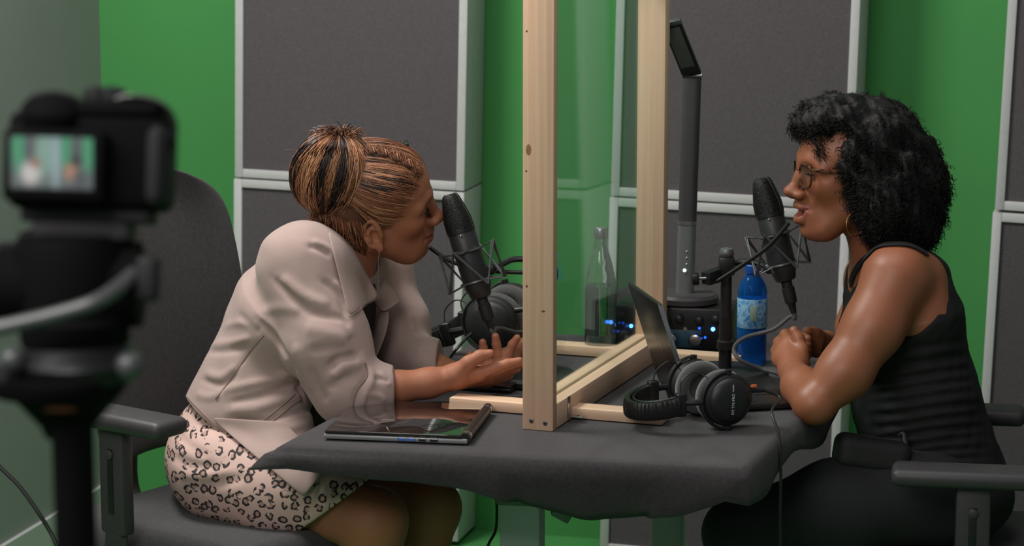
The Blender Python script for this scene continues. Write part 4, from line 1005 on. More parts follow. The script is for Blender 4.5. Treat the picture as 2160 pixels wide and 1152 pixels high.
def quad_rows(c00, c01, c11, c10, a=6, b=6):
    return [[np.array(c00)*(1-u)*(1-v)+np.array(c01)*(1-u)*v+np.array(c11)*u*v+np.array(c10)*u*(1-v) for v in np.linspace(0, 1, b)] for u in np.linspace(0, 1, a)]
EYEW = mat('eye_white', (214, 206, 200), .15); EYEI = mat('eye_iris', (46, 28, 20), .12)
def eyeball(X, s, parent):
    c = A(.0722, s*.033, -.002)
    b = MB(); V = MB(); V.ball(c, .0137, seg=24, ring=16); V.V = [X(v).tolist() for v in V.V]; e = V.build('eyeball', EYEW, parent)
    i = MB(); i.ball(c+A(.0088, 0, -.0042), (.0052, .0062, .0062), seg=18, ring=12); i.V = [X(v).tolist() for v in i.V]; i.build('iris', EYEI, e)
# ------------------------------------------------------------------ the woman in the beige jacket
SK1 = attr_mat('skin_tan', .56, (900, .10, .0006), .06, .4, noise=.05, nscale=90)
RL = head_axes(9, 2, 20); sL = 1.03; noseL = p(937, 456, 4.93); tL = noseL - sL*(RL@A(.1245, 0, -.0375)); XL = lambda v: tL + sL*(RL@np.asarray(v, float))
w1 = thing('person', 'woman in beige jacket and leopard print skirt, leaning to the left microphone with open hands', 'person', A(-.52, 4.76, 0), 'two women talking at the desk')
HL = head_field(0, .8, .98, .92)
bl = Field(); bl.sub(HL, RL, tL, sL, .17, k=0)
nbL = p(712, 560, 4.94)
bl.cone(XL((-.030, 0, -.045)), nbL, .053, .060, k=.03); bl.cone(XL((-.045, 0, -.02)), nbL, .045, .055, k=.03)
vaxL = unit(A(.25, 1, 0))
bl.econe(p(512, 890, 4.97), p(645, 655, 4.96), .085, .098, vaxL, .7, k=.03); bl.econe(p(645, 655, 4.96), p(708, 570, 4.95), .100, .06, vaxL, .6, k=.03)
bl.cone(p(655, 560, 4.81), p(780, 575, 5.1), .05, .05, k=.03)
# near arm, forearm and open hand
bl.chain([p(640, 565, 4.81), p(692, 735, 4.78), p(742, 825, 4.77)], [.056, .05, .040], k=.02)
bl.chain([p(742, 822, 4.77), p(835, 818, 4.78), p(905, 808, 4.79), p(962, 795, 4.80)], [.040, .0305, .0270, .0225], k=.012)
fk = .0045
def finger(f, pts, r): f.chain([p(*q) for q in pts], r, k=.003, k0=.008)
palm = [(968, 795, 4.805), (1000, 793, 4.81)]
bl.cone(p(962, 795, 4.80), p(1010, 789, 4.80), .0215, .0165, k=.012)
bl.cone(p(975, 798, 4.815), p(1030, 797, 4.83), .0195, .0140, k=.010); bl.cone(p(978, 800, 4.83), p(1030, 804, 4.855), .0165, .0125, k=.010)
finger(bl, [(1008, 789, 4.79), (1040, 778, 4.785), (1070, 767, 4.785), (1096, 761, 4.785)], [.0120, .0098, .0086, .0068])
finger(bl, [(1022, 795, 4.82), (1048, 788, 4.82), (1076, 777, 4.82), (1098, 769, 4.825)], [.0118, .0096, .0085, .0068])
finger(bl, [(1026, 801, 4.845), (1048, 796, 4.85), (1072, 787, 4.855), (1092, 780, 4.86)], [.0112, .0090, .0080, .0064])
finger(bl, [(1024, 807, 4.865), (1044, 804, 4.875), (1062, 799, 4.88), (1077, 794, 4.885)], [.0098, .0078, .0068, .0056])
bl.chain([p(962, 790, 4.785), p(988, 765, 4.775), p(1012, 751, 4.775), p(1034, 746, 4.775)], [.0185, .0125, .0105, .0082], k=.006, k0=.015)
# far arm and its hand, fingers up
bl.chain([p(790, 575, 5.12), p(832, 690, 5.09), p(858, 775, 5.06)], [.05, .046, .040], k=.02)
bl.chain([p(858, 775, 5.06), p(920, 782, 5.01), p(985, 797, 4.96)], [.040, .031, .0225], k=.012)
bl.cone(p(985, 797, 4.96), p(1030, 785, 4.945), .0205, .020, k=.012); bl.cone(p(1000, 795, 4.955), p(1055, 778, 4.93), .018, .016, k=.012); bl.cone(p(1030, 785, 4.945), p(1072, 768, 4.93), .016, .014, k=.012)
finger(bl, [(1006, 788, 4.945), (998, 770, 4.94), (993, 757, 4.935), (991, 747, 4.93)], [.0105, .0082, .0074, .0064])
finger(bl, [(1030, 782, 4.94), (1024, 757, 4.935), (1020, 736, 4.93), (1018, 722, 4.925)], [.0115, .0090, .0082, .0070])
finger(bl, [(1054, 775, 4.93), (1051, 748, 4.925), (1047, 726, 4.92), (1045, 710, 4.915)], [.0118, .0096, .0086, .0074])
finger(bl, [(1068, 768, 4.93), (1073, 746, 4.925), (1081, 727, 4.92), (1091, 713, 4.915)], [.0118, .0094, .0085, .0070])
bl.chain([p(1060, 780, 4.955), p(1084, 755, 4.96), p(1096, 736, 4.962), p(1103, 722, 4.962)], [.0130, .0110, .0098, .0080], k=.003, k0=.01)
# legs, crossed under the table
kn, kf = p(790, 1098, 4.74), p(906, 1072, 4.90)
bl.chain([p(470, 1000, 4.86), p(640, 1050, 4.80), kn], [.066, .064, .060], k=.03); bl.chain([kn, kn+A(-.01, .03, -.16), kn+A(.02, .06, -.42)], [.056, .052, .032], k=.02)
bl.chain([p(490, 985, 5.06), p(700, 1030, 4.97), kf], [.066, .066, .058], k=.03); bl.chain([kf, kf+A(-.03, .04, -.16), kf+A(-.05, .05, -.43)], [.055, .052, .032], k=.02)
V, Q = bl.mesh(.0023); C = skin_paint(V, RL, tL, sL, 0, (166, 107, 80), (148, 82, 72), (172, 98, 74))
body1 = fast_obj('body', V, Q, SK1, w1); pig(body1, C)
for kk, an in ((0, kn+A(.02, .06, -.42)), (1, kf+A(-.05, .05, -.43))):
    s_ = Field(); g = A(an[0], an[1], 0); s_.cone(g+A(-.03, 0, .04), g+A(.07, -.02, .028), .036, .033, k=.02); s_.cone(g+A(.07, -.02, .028), g+A(.16, -.04, .024), .033, .022, k=.02); s_.cone(g+A(-.01, 0, .05), an+A(0, 0, .0), .034, .036, k=.02); halfspace(s_, (0, 0, -1), (0, 0, .002)); Vs, Qs = s_.mesh(.006); fast_obj('shoe', Vs, Qs, M['black'], w1)
print('body1', len(V))
# jacket
jb = Field()
jb.econe(p(500, 905, 4.97), p(640, 650, 4.96), .112, .118, vaxL, .64, k=.04)
jb.econe(p(640, 650, 4.96), p(700, 572, 4.95), .118, .072, vaxL, .55, k=.03)
jb.cone(p(648, 556, 4.80), p(785, 572, 5.12), .068, .062, k=.04)
jb.ell(p(672, 530, 4.93), (.062, .12, .045), k=.03)
jb.cone(p(560, 880, 4.86), p(622, 1010, 4.80), .085, .06, k=.04)
jb.chain([p(636, 566, 4.80), p(688, 725, 4.775), p(735, 822, 4.765)], [.083, .082, .066], k=.018, k0=.03)
jb.chain([p(735, 822, 4.765), p(800, 822, 4.77), p(818, 821, 4.775)], [.062, .047, .043], k=.02)
jb.chain([p(792, 578, 5.13), p(832, 690, 5.095), p(855, 755, 5.06)], [.072, .064, .054], k=.03)
jb.chain([p(855, 755, 5.06), p(905, 765, 5.02), p(918, 768, 5.01)], [.052, .046, .044], k=.02)
ja = Field(); ja.ops = list(jb.ops)
# openings: hem, cuffs, neck and front
halfspace(ja, RGT*-.62-UPV*.78, p(505, 940, 4.85)); 
ja.ell(p(866, 816, 4.78), (.032, .09, .09), k=.004, mode='s'); ja.ell(p(958, 777, 4.99), (.034, .09, .09), k=.004, mode='s')
ja.cone(p(720, 540, 4.94), XL((-.03, 0, -.06)), .070, .068, k=.006, mode='s')
fo = [([(573, 586), (607, 619), (657, 661), (723, 672), (734, 694)], .008, -.007), ([(590, 580), (640, 622), (700, 648)], .012, .006), ([(648, 519), (675, 526), (698, 540)], .007, -.006), ([(655, 508), (690, 522), (712, 545)], .010, .005),
      ([(677, 590), (715, 623), (732, 673)], .007, -.006), ([(700, 590), (730, 625), (742, 660)], .009, .005), ([(540, 673), (573, 707), (607, 757), (630, 820), (640, 848)], .008, -.012), ([(557, 707), (523, 748), (486, 802), (455, 842)], .0035, -.0035),
      ([(436, 742), (480, 742), (525, 730)], .008, -.004), ([(440, 728), (490, 722), (530, 712)], .009, .004), ([(423, 800), (455, 812), (478, 808), (503, 786)], .007, -.006), ([(430, 785), (465, 795), (500, 770)], .010, .004), ([(412, 830), (440, 838), (470, 830)], .010, .004),
      ([(466, 826), (520, 812), (580, 800), (610, 790)], .009, .006), ([(478, 850), (540, 838), (600, 818), (628, 812)], .008, -.006), ([(480, 868), (540, 862), (610, 840), (640, 836)], .010, .007), ([(490, 886), (560, 888), (640, 866), (668, 870)], .008, -.005), ([(540, 900), (600, 905), (660, 890)], .010, .004),
      ([(545, 660), (590, 650), (640, 655)], .014, .003), ([(500, 660), (530, 690), (552, 700)], .010, -.004), ([(470, 690), (510, 680), (545, 700)], .010, .003),
      ([(694, 779), (715, 757), (761, 750)], .009, -.010), ([(700, 800), (725, 775), (765, 768)], .012, .007), ([(740, 706), (752, 730), (762, 750)], .010, -.006), ([(640, 690), (690, 700), (738, 720)], .016, .004), ([(650, 740), (690, 735), (735, 735)], .012, -.003),
      ([(620, 720), (640, 780), (665, 830)], .012, .004), ([(655, 770), (672, 820), (690, 850)], .012, -.004), ([(690, 820), (720, 800), (750, 795)], .010, -.004),
      ([(769, 765), (774, 794), (752, 825), (742, 862)], .004, -.004), ([(778, 772), (786, 800), (770, 835), (760, 862)], .007, .0045), ([(784, 800), (806, 800), (822, 808)], .006, -.004), ([(775, 832), (800, 836), (815, 848)], .006, .004), ([(800, 782), (812, 800), (825, 815)], .006, .004),
      ([(850, 700), (870, 715), (885, 712)], .008, -.005), ([(858, 660), (870, 690), (872, 700)], .010, .004), ([(875, 745), (900, 735), (922, 745)], .007, .004)]
folds(ja, jb, fo, 4.55, 5.3, 1.15, .78)
ja.disp(lambda q: .0012*rng_noise(q, 70, 11)+.0016*rng_noise(q, 28, 12), A(-1.2, 4, .4), A(.2, 5.6, 1.4))
V, Q = ja.mesh(.0034)
JM = mat('beige_cotton', (168, 145, 138), .85, noise=(30, .04), bump=(700, .15, .0008), sheen=.15)
jk = fast_obj('jacket', V, Q, JM, w1); print('jacket', len(V))
JD = mat('jacket_stitching', (136, 113, 104), .85)
def seam(px, d0, d1, r=.0011, m=JD, f=ja, lift=.0006):
    h = on_surface(f, spline(np.array(px, float), 8), d0, d1, lift); MB().tube(h, r, 5).build('seam', m, jk)
seam([(557, 707), (523, 748), (486, 802), (455, 842)], 4.5, 5.1, .0013, JD); seam([(393, 836), (430, 874), (470, 912), (510, 945)], 4.5, 5.2)
seam([(540, 900), (580, 868), (622, 832)], 4.5, 5.1); seam([(556, 905), (594, 874), (634, 842)], 4.5, 5.1); seam([(769, 766), (774, 794), (752, 825), (743, 866)], 4.5, 5.1, .0018)
fx = np.array(quad_rows((440, 880), (600, 890), (692, 985), (641, 1050), 8, 8), float).reshape(-1, 2)
skf = Field(); skf.chain([p(470, 998, 4.84), p(590, 1030, 4.80), p(770, 1085, 4.75)], [.092, .089, .074], k=.03); skf.ell(p(458, 965, 4.96), (.098, .17, .105), k=.03); hs_ = skf.hits(fx, 4.5, 5.2); hj_ = jb.hits(fx, 4.5, 5.2)
dd_ = np.minimum((hs_-CAM)@FWD, (hj_-CAM)@FWD); FLAP = np.array([p(fx[i][0], fx[i][1], dd_[i]-.010-.004*math.sin(i*.9)*(i//8)/8) for i in range(64)]).reshape(8, 8, 3); FLAP[:2] += FWD*.006
sheet('front_flap', FLAP, JM, jk, .0035)
# collar and lapels
cpx = np.array(quad_rows((690, 484), (742, 524), (800, 626), (736, 668)), float).reshape(-1, 2)
h = ja.hits(cpx, 4.55, 5.15, 300).reshape(6, 6, 3); h = np.array([[p(*cpx[i*6+j], min(4.9, np.dot(h[i, j]-CAM, FWD))-.007-.004*math.sin(math.pi*i/5)-.012*(j/5)*(i/5)) for j in range(6)] for i in range(6)])
sheet('collar', h, JM, jk, .0035)
MB().tube([h[5, k]+A(0, -.0022, 0) for k in range(6)], .001, 5).build('seam', JD, jk); MB().tube([h[k, 5]+A(0, -.0022, 0) for k in range(6)], .001, 5).build('seam', JD, jk)
fp = lambda rows: [[p(*q) for q in r] for r in rows]
sheet('lapel', fp([[(770, 600, 4.99), (790, 590, 5.0), (806, 572, 5.02)], [(790, 640, 4.955), (815, 630, 4.965), (838, 622, 4.98)], [(806, 664, 4.95), (828, 648, 4.95), (849, 633, 4.965)]]), JM, jk, .0035)
sheet('front_edge', fp([[(800, 645, 4.97), (812, 650, 4.96), (824, 655, 4.955)], [(792, 700, 4.97), (806, 705, 4.955), (816, 703, 4.95)], [(778, 740, 4.97), (790, 748, 4.955), (797, 748, 4.95)], [(766, 770, 4.96), (772, 785, 4.95), (776, 792, 4.95)]]), JM, jk, .0035)
sheet('far_front', fp([[(816, 640, 5.03), (845, 640, 5.06), (872, 655, 5.1)], [(812, 700, 5.03), (835, 712, 5.05), (852, 720, 5.08)], [(796, 760, 5.03), (820, 780, 5.05), (836, 790, 5.07)]]), JM, jk, .0035)
tf = Field(); tf.econe(p(560, 880, 4.98), p(672, 660, 4.97), .108, .105, vaxL, .75, k=.03); tf.econe(p(672, 660, 4.97), p(730, 590, 4.95), .105, .055, vaxL, .7, k=.03)
Vt, Qt = tf.mesh(.006); fast_obj('black_top', Vt, Qt, mat('black_jersey', (34, 33, 36), .9), w1)
# skirt
sk = Field(); sk.ell(p(458, 965, 4.96), (.098, .17, .105), k=.03)
sk.chain([p(470, 998, 4.84), p(590, 1030, 4.80), p(770, 1085, 4.75)], [.092, .089, .074], k=.03); sk.chain([p(480, 985, 5.07), p(620, 1010, 5.0), p(800, 1045, 4.93)], [.092, .088, .072], k=.04)
sk.econe(p(505, 905, 4.97), p(540, 830, 4.97), .100, .1, vaxL, .7, k=.03)
skb = Field(); skb.ops = list(sk.ops)
halfspace(sk, RGT*.597-UPV*.805, p(688, 1076, 4.78))
folds(sk, skb, [([(372, 915), (400, 940), (440, 965)], .008, -.004), ([(360, 960), (400, 980), (460, 985)], .009, -.005), ([(375, 1000), (430, 1005), (500, 990)], .009, .004), ([(420, 1030), (470, 1020), (520, 1005)], .009, -.004)], 4.5, 5.2)
LP = NT('leopard_print'); vv = LP.coords((1, 1, 1)); nn = LP.n('ShaderNodeTexNoise', Scale=45.0, Detail=2.0); LP.l(vv, nn.inputs['Vector'])
mxv = LP.n('ShaderNodeVectorMath', operation='MULTIPLY_ADD'); LP.l(nn.outputs['Color'], mxv.inputs[0]); mxv.inputs[1].default_value = (.010, .010, .010); LP.l(vv, mxv.inputs[2])
sx_ = LP.n('ShaderNodeSeparateXYZ'); LP.l(mxv.outputs[0], sx_.inputs[0]); cx_2 = LP.n('ShaderNodeCombineXYZ'); LP.l(sx_.outputs['X'], cx_2.inputs['X']); LP.l(sx_.outputs['Z'], cx_2.inputs['Y'])
vo = LP.n('ShaderNodeTexVoronoi', Scale=47.0); vo.voronoi_dimensions = '2D'; vo.inputs['Randomness'].default_value = .75; LP.l(cx_2.outputs[0], vo.inputs['Vector'])
n2 = LP.n('ShaderNodeTexNoise', Scale=150.0, Detail=1.0); LP.l(vv, n2.inputs['Vector'])
n3 = LP.n('ShaderNodeTexNoise', Scale=85.0, Detail=1.0); LP.l(vv, n3.inputs['Vector'])
ad = LP.n('ShaderNodeMath', operation='MULTIPLY_ADD'); LP.l(n2.outputs['Fac'], ad.inputs[0]); ad.inputs[1].default_value = .22; LP.l(vo.outputs['Distance'], ad.inputs[2])
K0 = lin((206, 174, 164)); K1 = lin((46, 42, 44)); K2 = lin((176, 140, 128))
ring = LP.ramp(ad.outputs[0], [(0, K2), (.28, K2), (.31, K1), (.47, K1), (.50, K0), (1, K0)])
gap = LP.ramp(n3.outputs['Fac'], [(.55, (0, 0, 0, 1)), (.58, (1, 1, 1, 1))]); mg = LP.n('ShaderNodeMix', data_type='RGBA'); LP.l(gap, mg.inputs['Factor']); LP.l(ring, mg.inputs[6]); mg.inputs[7].default_value = K0
LP.l(mg.outputs[2], LP.b.inputs['Base Color']); LP.b.inputs['Roughness'].default_value = .8
V, Q = sk.mesh(.004); fast_obj('skirt', V, Q, LP.m, w1)
# hair
HM = attr_mat('brown_hair', .38, None, 0, .5, noise=.15, nscale=300)
cap = Field(); cap.ell((-.014, 0, .034), (.101, .0795, .0845)); cap.ell((-.045, 0, -.012), (.066, .068, .06), k=.03)
halfspace(cap, (1.0, 0, -.95), (.035, 0, .041), .006)
for s in (-1, 1): cap.ell((.004, s*.085, -.030), (.027, .03, .030), k=.008, mode='s')
capw = Field(); capw.sub(cap, RL, tL, sL, .17)
V, Q = capw.mesh(.003); hr = fast_obj('hair', V, Q, HM, w1); pig(hr, np.tile(L3((92, 56, 40)), (len(V), 1)))
rs = np.random.RandomState(5)
COP = [L3(c) for c in ((158, 104, 72), (128, 80, 56), (100, 62, 44), (184, 134, 98), (58, 40, 36), (42, 32, 32))]
def pick(n, wts, coh=None):
    w = np.array(wts, float); w /= w.sum(); i = rs.choice(len(COP), n, p=w); c = np.array([COP[k] for k in i]); return c*(.8+.4*rs.rand(n, 1))
dH = np.dot(XL((0, 0, .05))-CAM, FWD)
tie = p(728, 306, dH-.045); bunC = p(706, 366, dH-.02); bunE = p(716, 462, dH+.0)
# strands combed over the head to the bun
N = 2600; roots = []
while len(roots) < N:
    u = rs.rand(); y = rs.uniform(-1, 1)
    x, z = .079-.085*u, .083-.085*u
    th = rs.uniform(-1.5, 1.5); roots.append(A(x-.002+.012*rs.rand(), y, z+.010*rs.rand()))
roots = np.array(roots); roots[:, 1] = np.where(rs.rand(N) < .45, roots[:, 1]*.07, np.where(rs.rand(N) < .85, -1, 1)*np.abs(roots[:, 1])**.4*.08)
def project(f, q, it=4, off=0.0):
    for _ in range(it): q = q-f.grad(q, .002)*(f.ev(q)-off)[:, None]
    return q
shell = Field(); shell.ell((-.014, 0, .034), (.102, .0805, .0855)); shell.ell((-.045, 0, -.012), (.067, .069, .061), k=.03); shell.ell((.030, 0, .028), (.0655, .0675, .0655), k=.03)
offs = rs.uniform(.0002, .0035, N); q = project(shell, roots, 6); tgt = (bunC-tL)@RL/sL + A(.02, 0, -.01); path = [q.copy()]
for i in range(22):
    d = tgt-q; L_ = np.linalg.norm(d, axis=1, keepdims=True); st = np.minimum(.0085, L_/max(1, 22-i)); g = shell.grad(q, .002); d = d/L_; d -= g*np.sum(d*g, axis=1, keepdims=True); d /= np.linalg.norm(d, axis=1, keepdims=True)+1e-9
    q = q+d*np.maximum(st, .004)+rs.randn(N, 3)*.0002; q = project(shell, q, 1)
    path.append(q+shell.grad(q, .002)*offs[:, None]*min(1, i/4))
pa = np.stack(path, 1); pa = tL+sL*(pa@RL.T)
bandc = np.sin(roots[:, 2]*170+1.3*np.sin(roots[:, 0]*90)); col = np.where((bandc > .75)[:, None], COP[4], np.where((bandc > .1)[:, None], COP[0], np.where((bandc < -.7)[:, None], COP[3], COP[1])))*(.75+.5*rs.rand(N, 1))
hair_strip('combed_strands', pa, rs.uniform(.0005, .0009, N), HM, hr, col, wav=.0007)
# the bun
def bun(n, seedband, rlo, rhi, r0, r1):
    ax = unit(bunE-tie); ex = unit(RGT-ax*np.dot(RGT, ax)); ey = np.cross(ax, ex); half = np.linalg.norm(bunE-tie)/2; az = rs.rand(n)*2*math.pi; out = []; cs = []
    rad = rs.uniform(rlo, rhi, n); a0 = rs.uniform(.08, .35, n); a1 = rs.uniform(2.3, 3.0, n); tw = rs.uniform(-.35, .35, n)+.3
    for i in range(n):
        t = np.linspace(a0[i], a1[i], 14); phi = az[i]+tw[i]*(t-1.2)*.6; rr = .073*rad[i]*(1+.08*math.sin(3*az[i])+.05*math.sin(7*az[i]+1))
        c = (bunC[None]+0*t[:, None]); w = np.sin(t)**.85; pos = c - ax*np.cos(t)[:, None]*half*1.08*rad[i] + (ex*np.cos(phi)[:, None]+ey*np.sin(phi)[:, None])*(rr*w)[:, None]; out.append(pos)
        b = math.sin(az[i]*9+1.0*math.sin(az[i]*4)+.6*rs.randn()); k = 5 if b < -.55 else (4 if b < -.3 else (0 if b < .3 else (1 if b < .6 else 3)));  cs.append(COP[k]*(.75+.5*rs.rand()))
    return np.array(out), np.array(cs)
b_ = Field(); b_.ell(bunC, (.064, .064, .076)); Vb, Qb = b_.mesh(.004); bo = fast_obj('bun_core', Vb, Qb, HM, hr); pig(bo, np.tile(L3((70, 44, 34)), (len(Vb), 1)))
pa, cs = bun(2400, 0, .92, 1.06, 0, 0); hair_strip('bun_strands', pa, rs.uniform(.0006, .0012, len(pa)), HM, hr, cs, wav=.002)
# tuft at the top, nape hair, braid
out = []; cs = []
for i in range(260):
    a = rs.rand()*2*math.pi; r_ = .012+.026*rs.rand(); s0 = tie+A(0, 0, -.004)+rs.randn(3)*.006; e0 = tie+RGT*r_*1.2*math.cos(a)-RGT*.014+FWD*r_*math.sin(a)+UPV*(.030+.022*rs.rand()); e1 = e0+RGT*.012*math.cos(a)-UPV*(.02+.012*rs.rand())+rs.randn(3)*.006
    t = np.linspace(0, 1, 10)[:, None]; out.append((1-t)**2*s0+2*t*(1-t)*e0*1.0+t*t*e1); cs.append(COP[rs.choice(6, p=[.15, .2, .15, .1, .2, .2])])
hair_strip('bun_tuft', out, rs.uniform(.0007, .0013, len(out)), HM, hr, cs)
e_px = [(rs.uniform(648, 775), 0) for _ in range(420)]; e_px = [(x, 470+(x-648)*.50+rs.uniform(-14, 10)) for x, _ in e_px]
hE = bl.hits(e_px, 4.6, 5.15); gE = bl.grad(hE); out = []; cs = []
for h_, g_, (x, y) in zip(hE, gE, e_px):
    s0 = p(660+(x-648)*.75+rs.uniform(-8, 8), 445+(x-648)*.16, dH-.05*min(1, (x-640)/60)); m_ = (s0+h_)/2-FWD*.022-UPV*.002; t = np.linspace(0, 1, 9)[:, None]; out.append((1-t)**2*(h_+g_*.001)+2*t*(1-t)*m_+t*t*s0); cs.append(COP[rs.choice(6, p=[.3, .28, .22, .1, .06, .04])])
hair_strip('nape_strands', out, rs.uniform(.0005, .0010, len(out)), HM, hr, cs, wav=.0015)
out = []; cs = []
bx0, bx1 = A(.076, -.034, .076), A(-.030, -.022, .1165)
for j in range(3):
    for i in range(60):
        o1 = rs.randn(3)*.0026; t = np.linspace(0, 1, 26); ph = t*5.0*2*math.pi+j*2*math.pi/3; base = bx0[None]*(1-t)[:, None]+bx1[None]*t[:, None]+A(0, 0, .012)*np.sin(math.pi*t)[:, None]
        wv = .0110*(.6+.4*np.sin(math.pi*np.minimum(1, t*1.5)))
        q_ = base+np.stack([.25*wv*np.sin(ph), wv*np.sin(ph), .001+.004*np.cos(2*ph)], 1)+o1; out.append(tL+sL*(q_@RL.T)); cs.append(COP[rs.choice(6, p=[.35, .3, .12, .15, .05, .03])])
hair_strip('braid', out, rs.uniform(.0006, .001, len(out)), HM, hr, cs, tip=.8)
out = []
for i in range(60):
    a = rs.rand(); s0 = bunC+unit(RGT*rs.uniform(-1, .6)+UPV*rs.uniform(-1, 1)-FWD*.2)*.066; d_ = unit(s0-bunC); t = np.linspace(0, 1, 9)[:, None]; e = s0+d_*rs.uniform(.008, .035)+rs.randn(3)*.015-UPV*.008; out.append((1-t)**2*s0+2*t*(1-t)*(s0+d_*.02+rs.randn(3)*.006)+t*t*e)
for i in range(26):
    s0 = XL(A(rs.uniform(.03, .075), rs.uniform(-.07, -.03), rs.uniform(.03, .08))); e = s0+rs.randn(3)*.012+UPV*.008-FWD*.01; t = np.linspace(0, 1, 9)[:, None]; out.append((1-t)*s0+t*e+UPV*.008*np.sin(math.pi*t))
hair_strip('flyaway_strands', out, .0003, HM, hr, [COP[1]]*len(out))['kind'] = 'stuff'
hair_strip('eyebrow', brow_paths(XL, -1)+brow_paths(XL, 1), .00045, HM, w1, [L3((70, 44, 34))]*220)
hair_strip('eyelashes', lash_paths(XL, -1)+lash_paths(XL, 1), .00040, HM, w1, [L3((26, 20, 20))]*92)
e0 = XL((-.005, -.086, -.056)); ea = MB(); ea.tube([e0+A(0, 0, .006), e0+A(-.001, -.002, -.004), e0+A(-.002, -.001, -.012)], .0011, 8); e_ = ea.build('earring', M['silver'], w1)
MB().tube([e0+A(-.002, -.001, -.012), e0+A(-.003, -.001, -.045), e0+A(-.004, 0, -.083)], [.0016, .0030, .0036], 10, flat=.6).build('pendant_bar', M['silver'], e_)
MB().box(XL((.062, .055, .075)), (.006, .02, .035), RL, .002).build('hair_clip', M['black'], w1)
# ------------------------------------------------------------------ the woman in the black top
SK2 = attr_mat('skin_brown', .45, (900, .12, .0006), .05, .5, noise=.05, nscale=90)
RR = head_axes(188, 0); sR = 1.02; noseR = p(1656, 404, 4.84); tR = noseR-sR*(RR@A(.1245, 0, -.0375)); XR = lambda v: tR+sR*(RR@np.asarray(v, float))
w2 = thing('person', 'woman in black sleeveless top, glasses and hoop earring, speaking at the right microphone', 'person', A(.80, 4.78, 0), 'two women talking at the desk')
OM = .012
HR = head_field(OM, .75, 1.25, 1.32, ear=True, eyeslit=True)
br_ = Field(); br_.sub(HR, RR, tR, sR, .17, k=0)
nbR = p(1868, 556, 4.92)
br_.cone(XL((0, 0, 0))*0+XR((-.022, 0, -.045)), nbR, .050, .060, k=.03); br_.cone(XR((-.045, 0, -.02)), nbR+A(.02, 0, .01), .045, .055, k=.03)
vaxR = unit(A(-.12, 1, 0))
TOR = [(p(1968, 1000, 4.95), p(1928, 830, 4.93), .128, .106, .74), (p(1928, 830, 4.93), p(1902, 660, 4.92), .106, .098, .68), (p(1902, 660, 4.92), p(1885, 590, 4.92), .098, .062, .6)]
for a, b, ra, rb, s in TOR: br_.econe(a, b, ra, rb, vaxR, s, k=.03)
br_.cone(p(1893, 580, 4.77), p(1840, 585, 5.08), .056, .052, k=.04)
br_.cone(p(1940, 590, 4.80), p(1955, 660, 4.80), .050, .050, k=.035)     # back of the shoulder
br_.chain([p(1888, 590, 4.755), p(1842, 690, 4.735), p(1782, 785, 4.72), p(1722, 848, 4.715)], [.061, .0535, .0470, .0360], k=.025)
br_.ell(p(1718, 858, 4.712), (.030, .032, .026), k=.015)
br_.chain([p(1716, 850, 4.72), p(1690, 815, 4.79), p(1672, 783, 4.88)], [.0385, .036, .0255], k=.014)
# near hand folded over the other
br_.cone(p(1672, 783, 4.88), p(1664, 742, 4.925), .0235, .0225, k=.012); br_.cone(p(1676, 775, 4.885), p(1652, 757, 4.92), .022, .0195, k=.012); br_.cone(p(1672, 783, 4.88), p(1676, 735, 4.93), .022, .0195, k=.012)
def fing2(pts, r): br_.chain([p(*q) for q in pts], r, k=.003, k0=.009)
fing2([(1664, 722, 4.93), (1656, 706, 4.955), (1672, 702, 4.985), (1690, 712, 4.99)], [.0125, .0105, .0098, .0082])
fing2([(1652, 737, 4.93), (1643, 722, 4.96), (1662, 716, 4.99), (1682, 724, 4.995)], [.0125, .0108, .0100, .0084])
fing2([(1646, 752, 4.925), (1637, 740, 4.955), (1656, 734, 4.99), (1676, 740, 4.995)], [.0118, .0102, .0095, .0080])
fing2([(1645, 764, 4.92), (1637, 756, 4.945), (1654, 752, 4.98), (1670, 756, 4.985)], [.0108, .0092, .0084, .0072])
br_.chain([p(1688, 768, 4.895), p(1692, 738, 4.905), p(1684, 714, 4.912), p(1675, 698, 4.915)], [.0165, .0125, .0112, .0092], k=.006, k0=.014)
# far arm and hand
br_.chain([p(1842, 592, 5.08), p(1815, 690, 5.13), p(1800, 790, 5.15)], [.05, .044, .036], k=.025); br_.chain([p(1800, 790, 5.15), p(1765, 745, 5.10), p(1742, 724, 5.06)], [.035, .030, .023], k=.014)
br_.cone(p(1742, 724, 5.06), p(1716, 722, 5.02), .021, .021, k=.012)
for k_, (y0, r_) in enumerate(((706, .0098), (718, .0102), (731, .0098), (743, .0086))):
    br_.chain([p(1722, y0+2, 5.01), p(1703, y0, 4.99), p(1694, y0+5, 4.965), p(1704, y0+9, 4.95)], [r_*1.1, r_, r_*.92, r_*.8], k=.003, k0=.008)
br_.chain([p(1735, 716, 5.03), p(1718, 702, 5.0), p(1702, 699, 4.98)], [.014, .011, .009], k=.005, k0=.012)
V, Q = br_.mesh(.0023); C = skin_paint(V, RR, tR, sR, OM, (154, 94, 67), (146, 80, 72), (158, 88, 62))
body2 = fast_obj('body', V, Q, SK2, w2); pig(body2, C); print('body2', len(V))
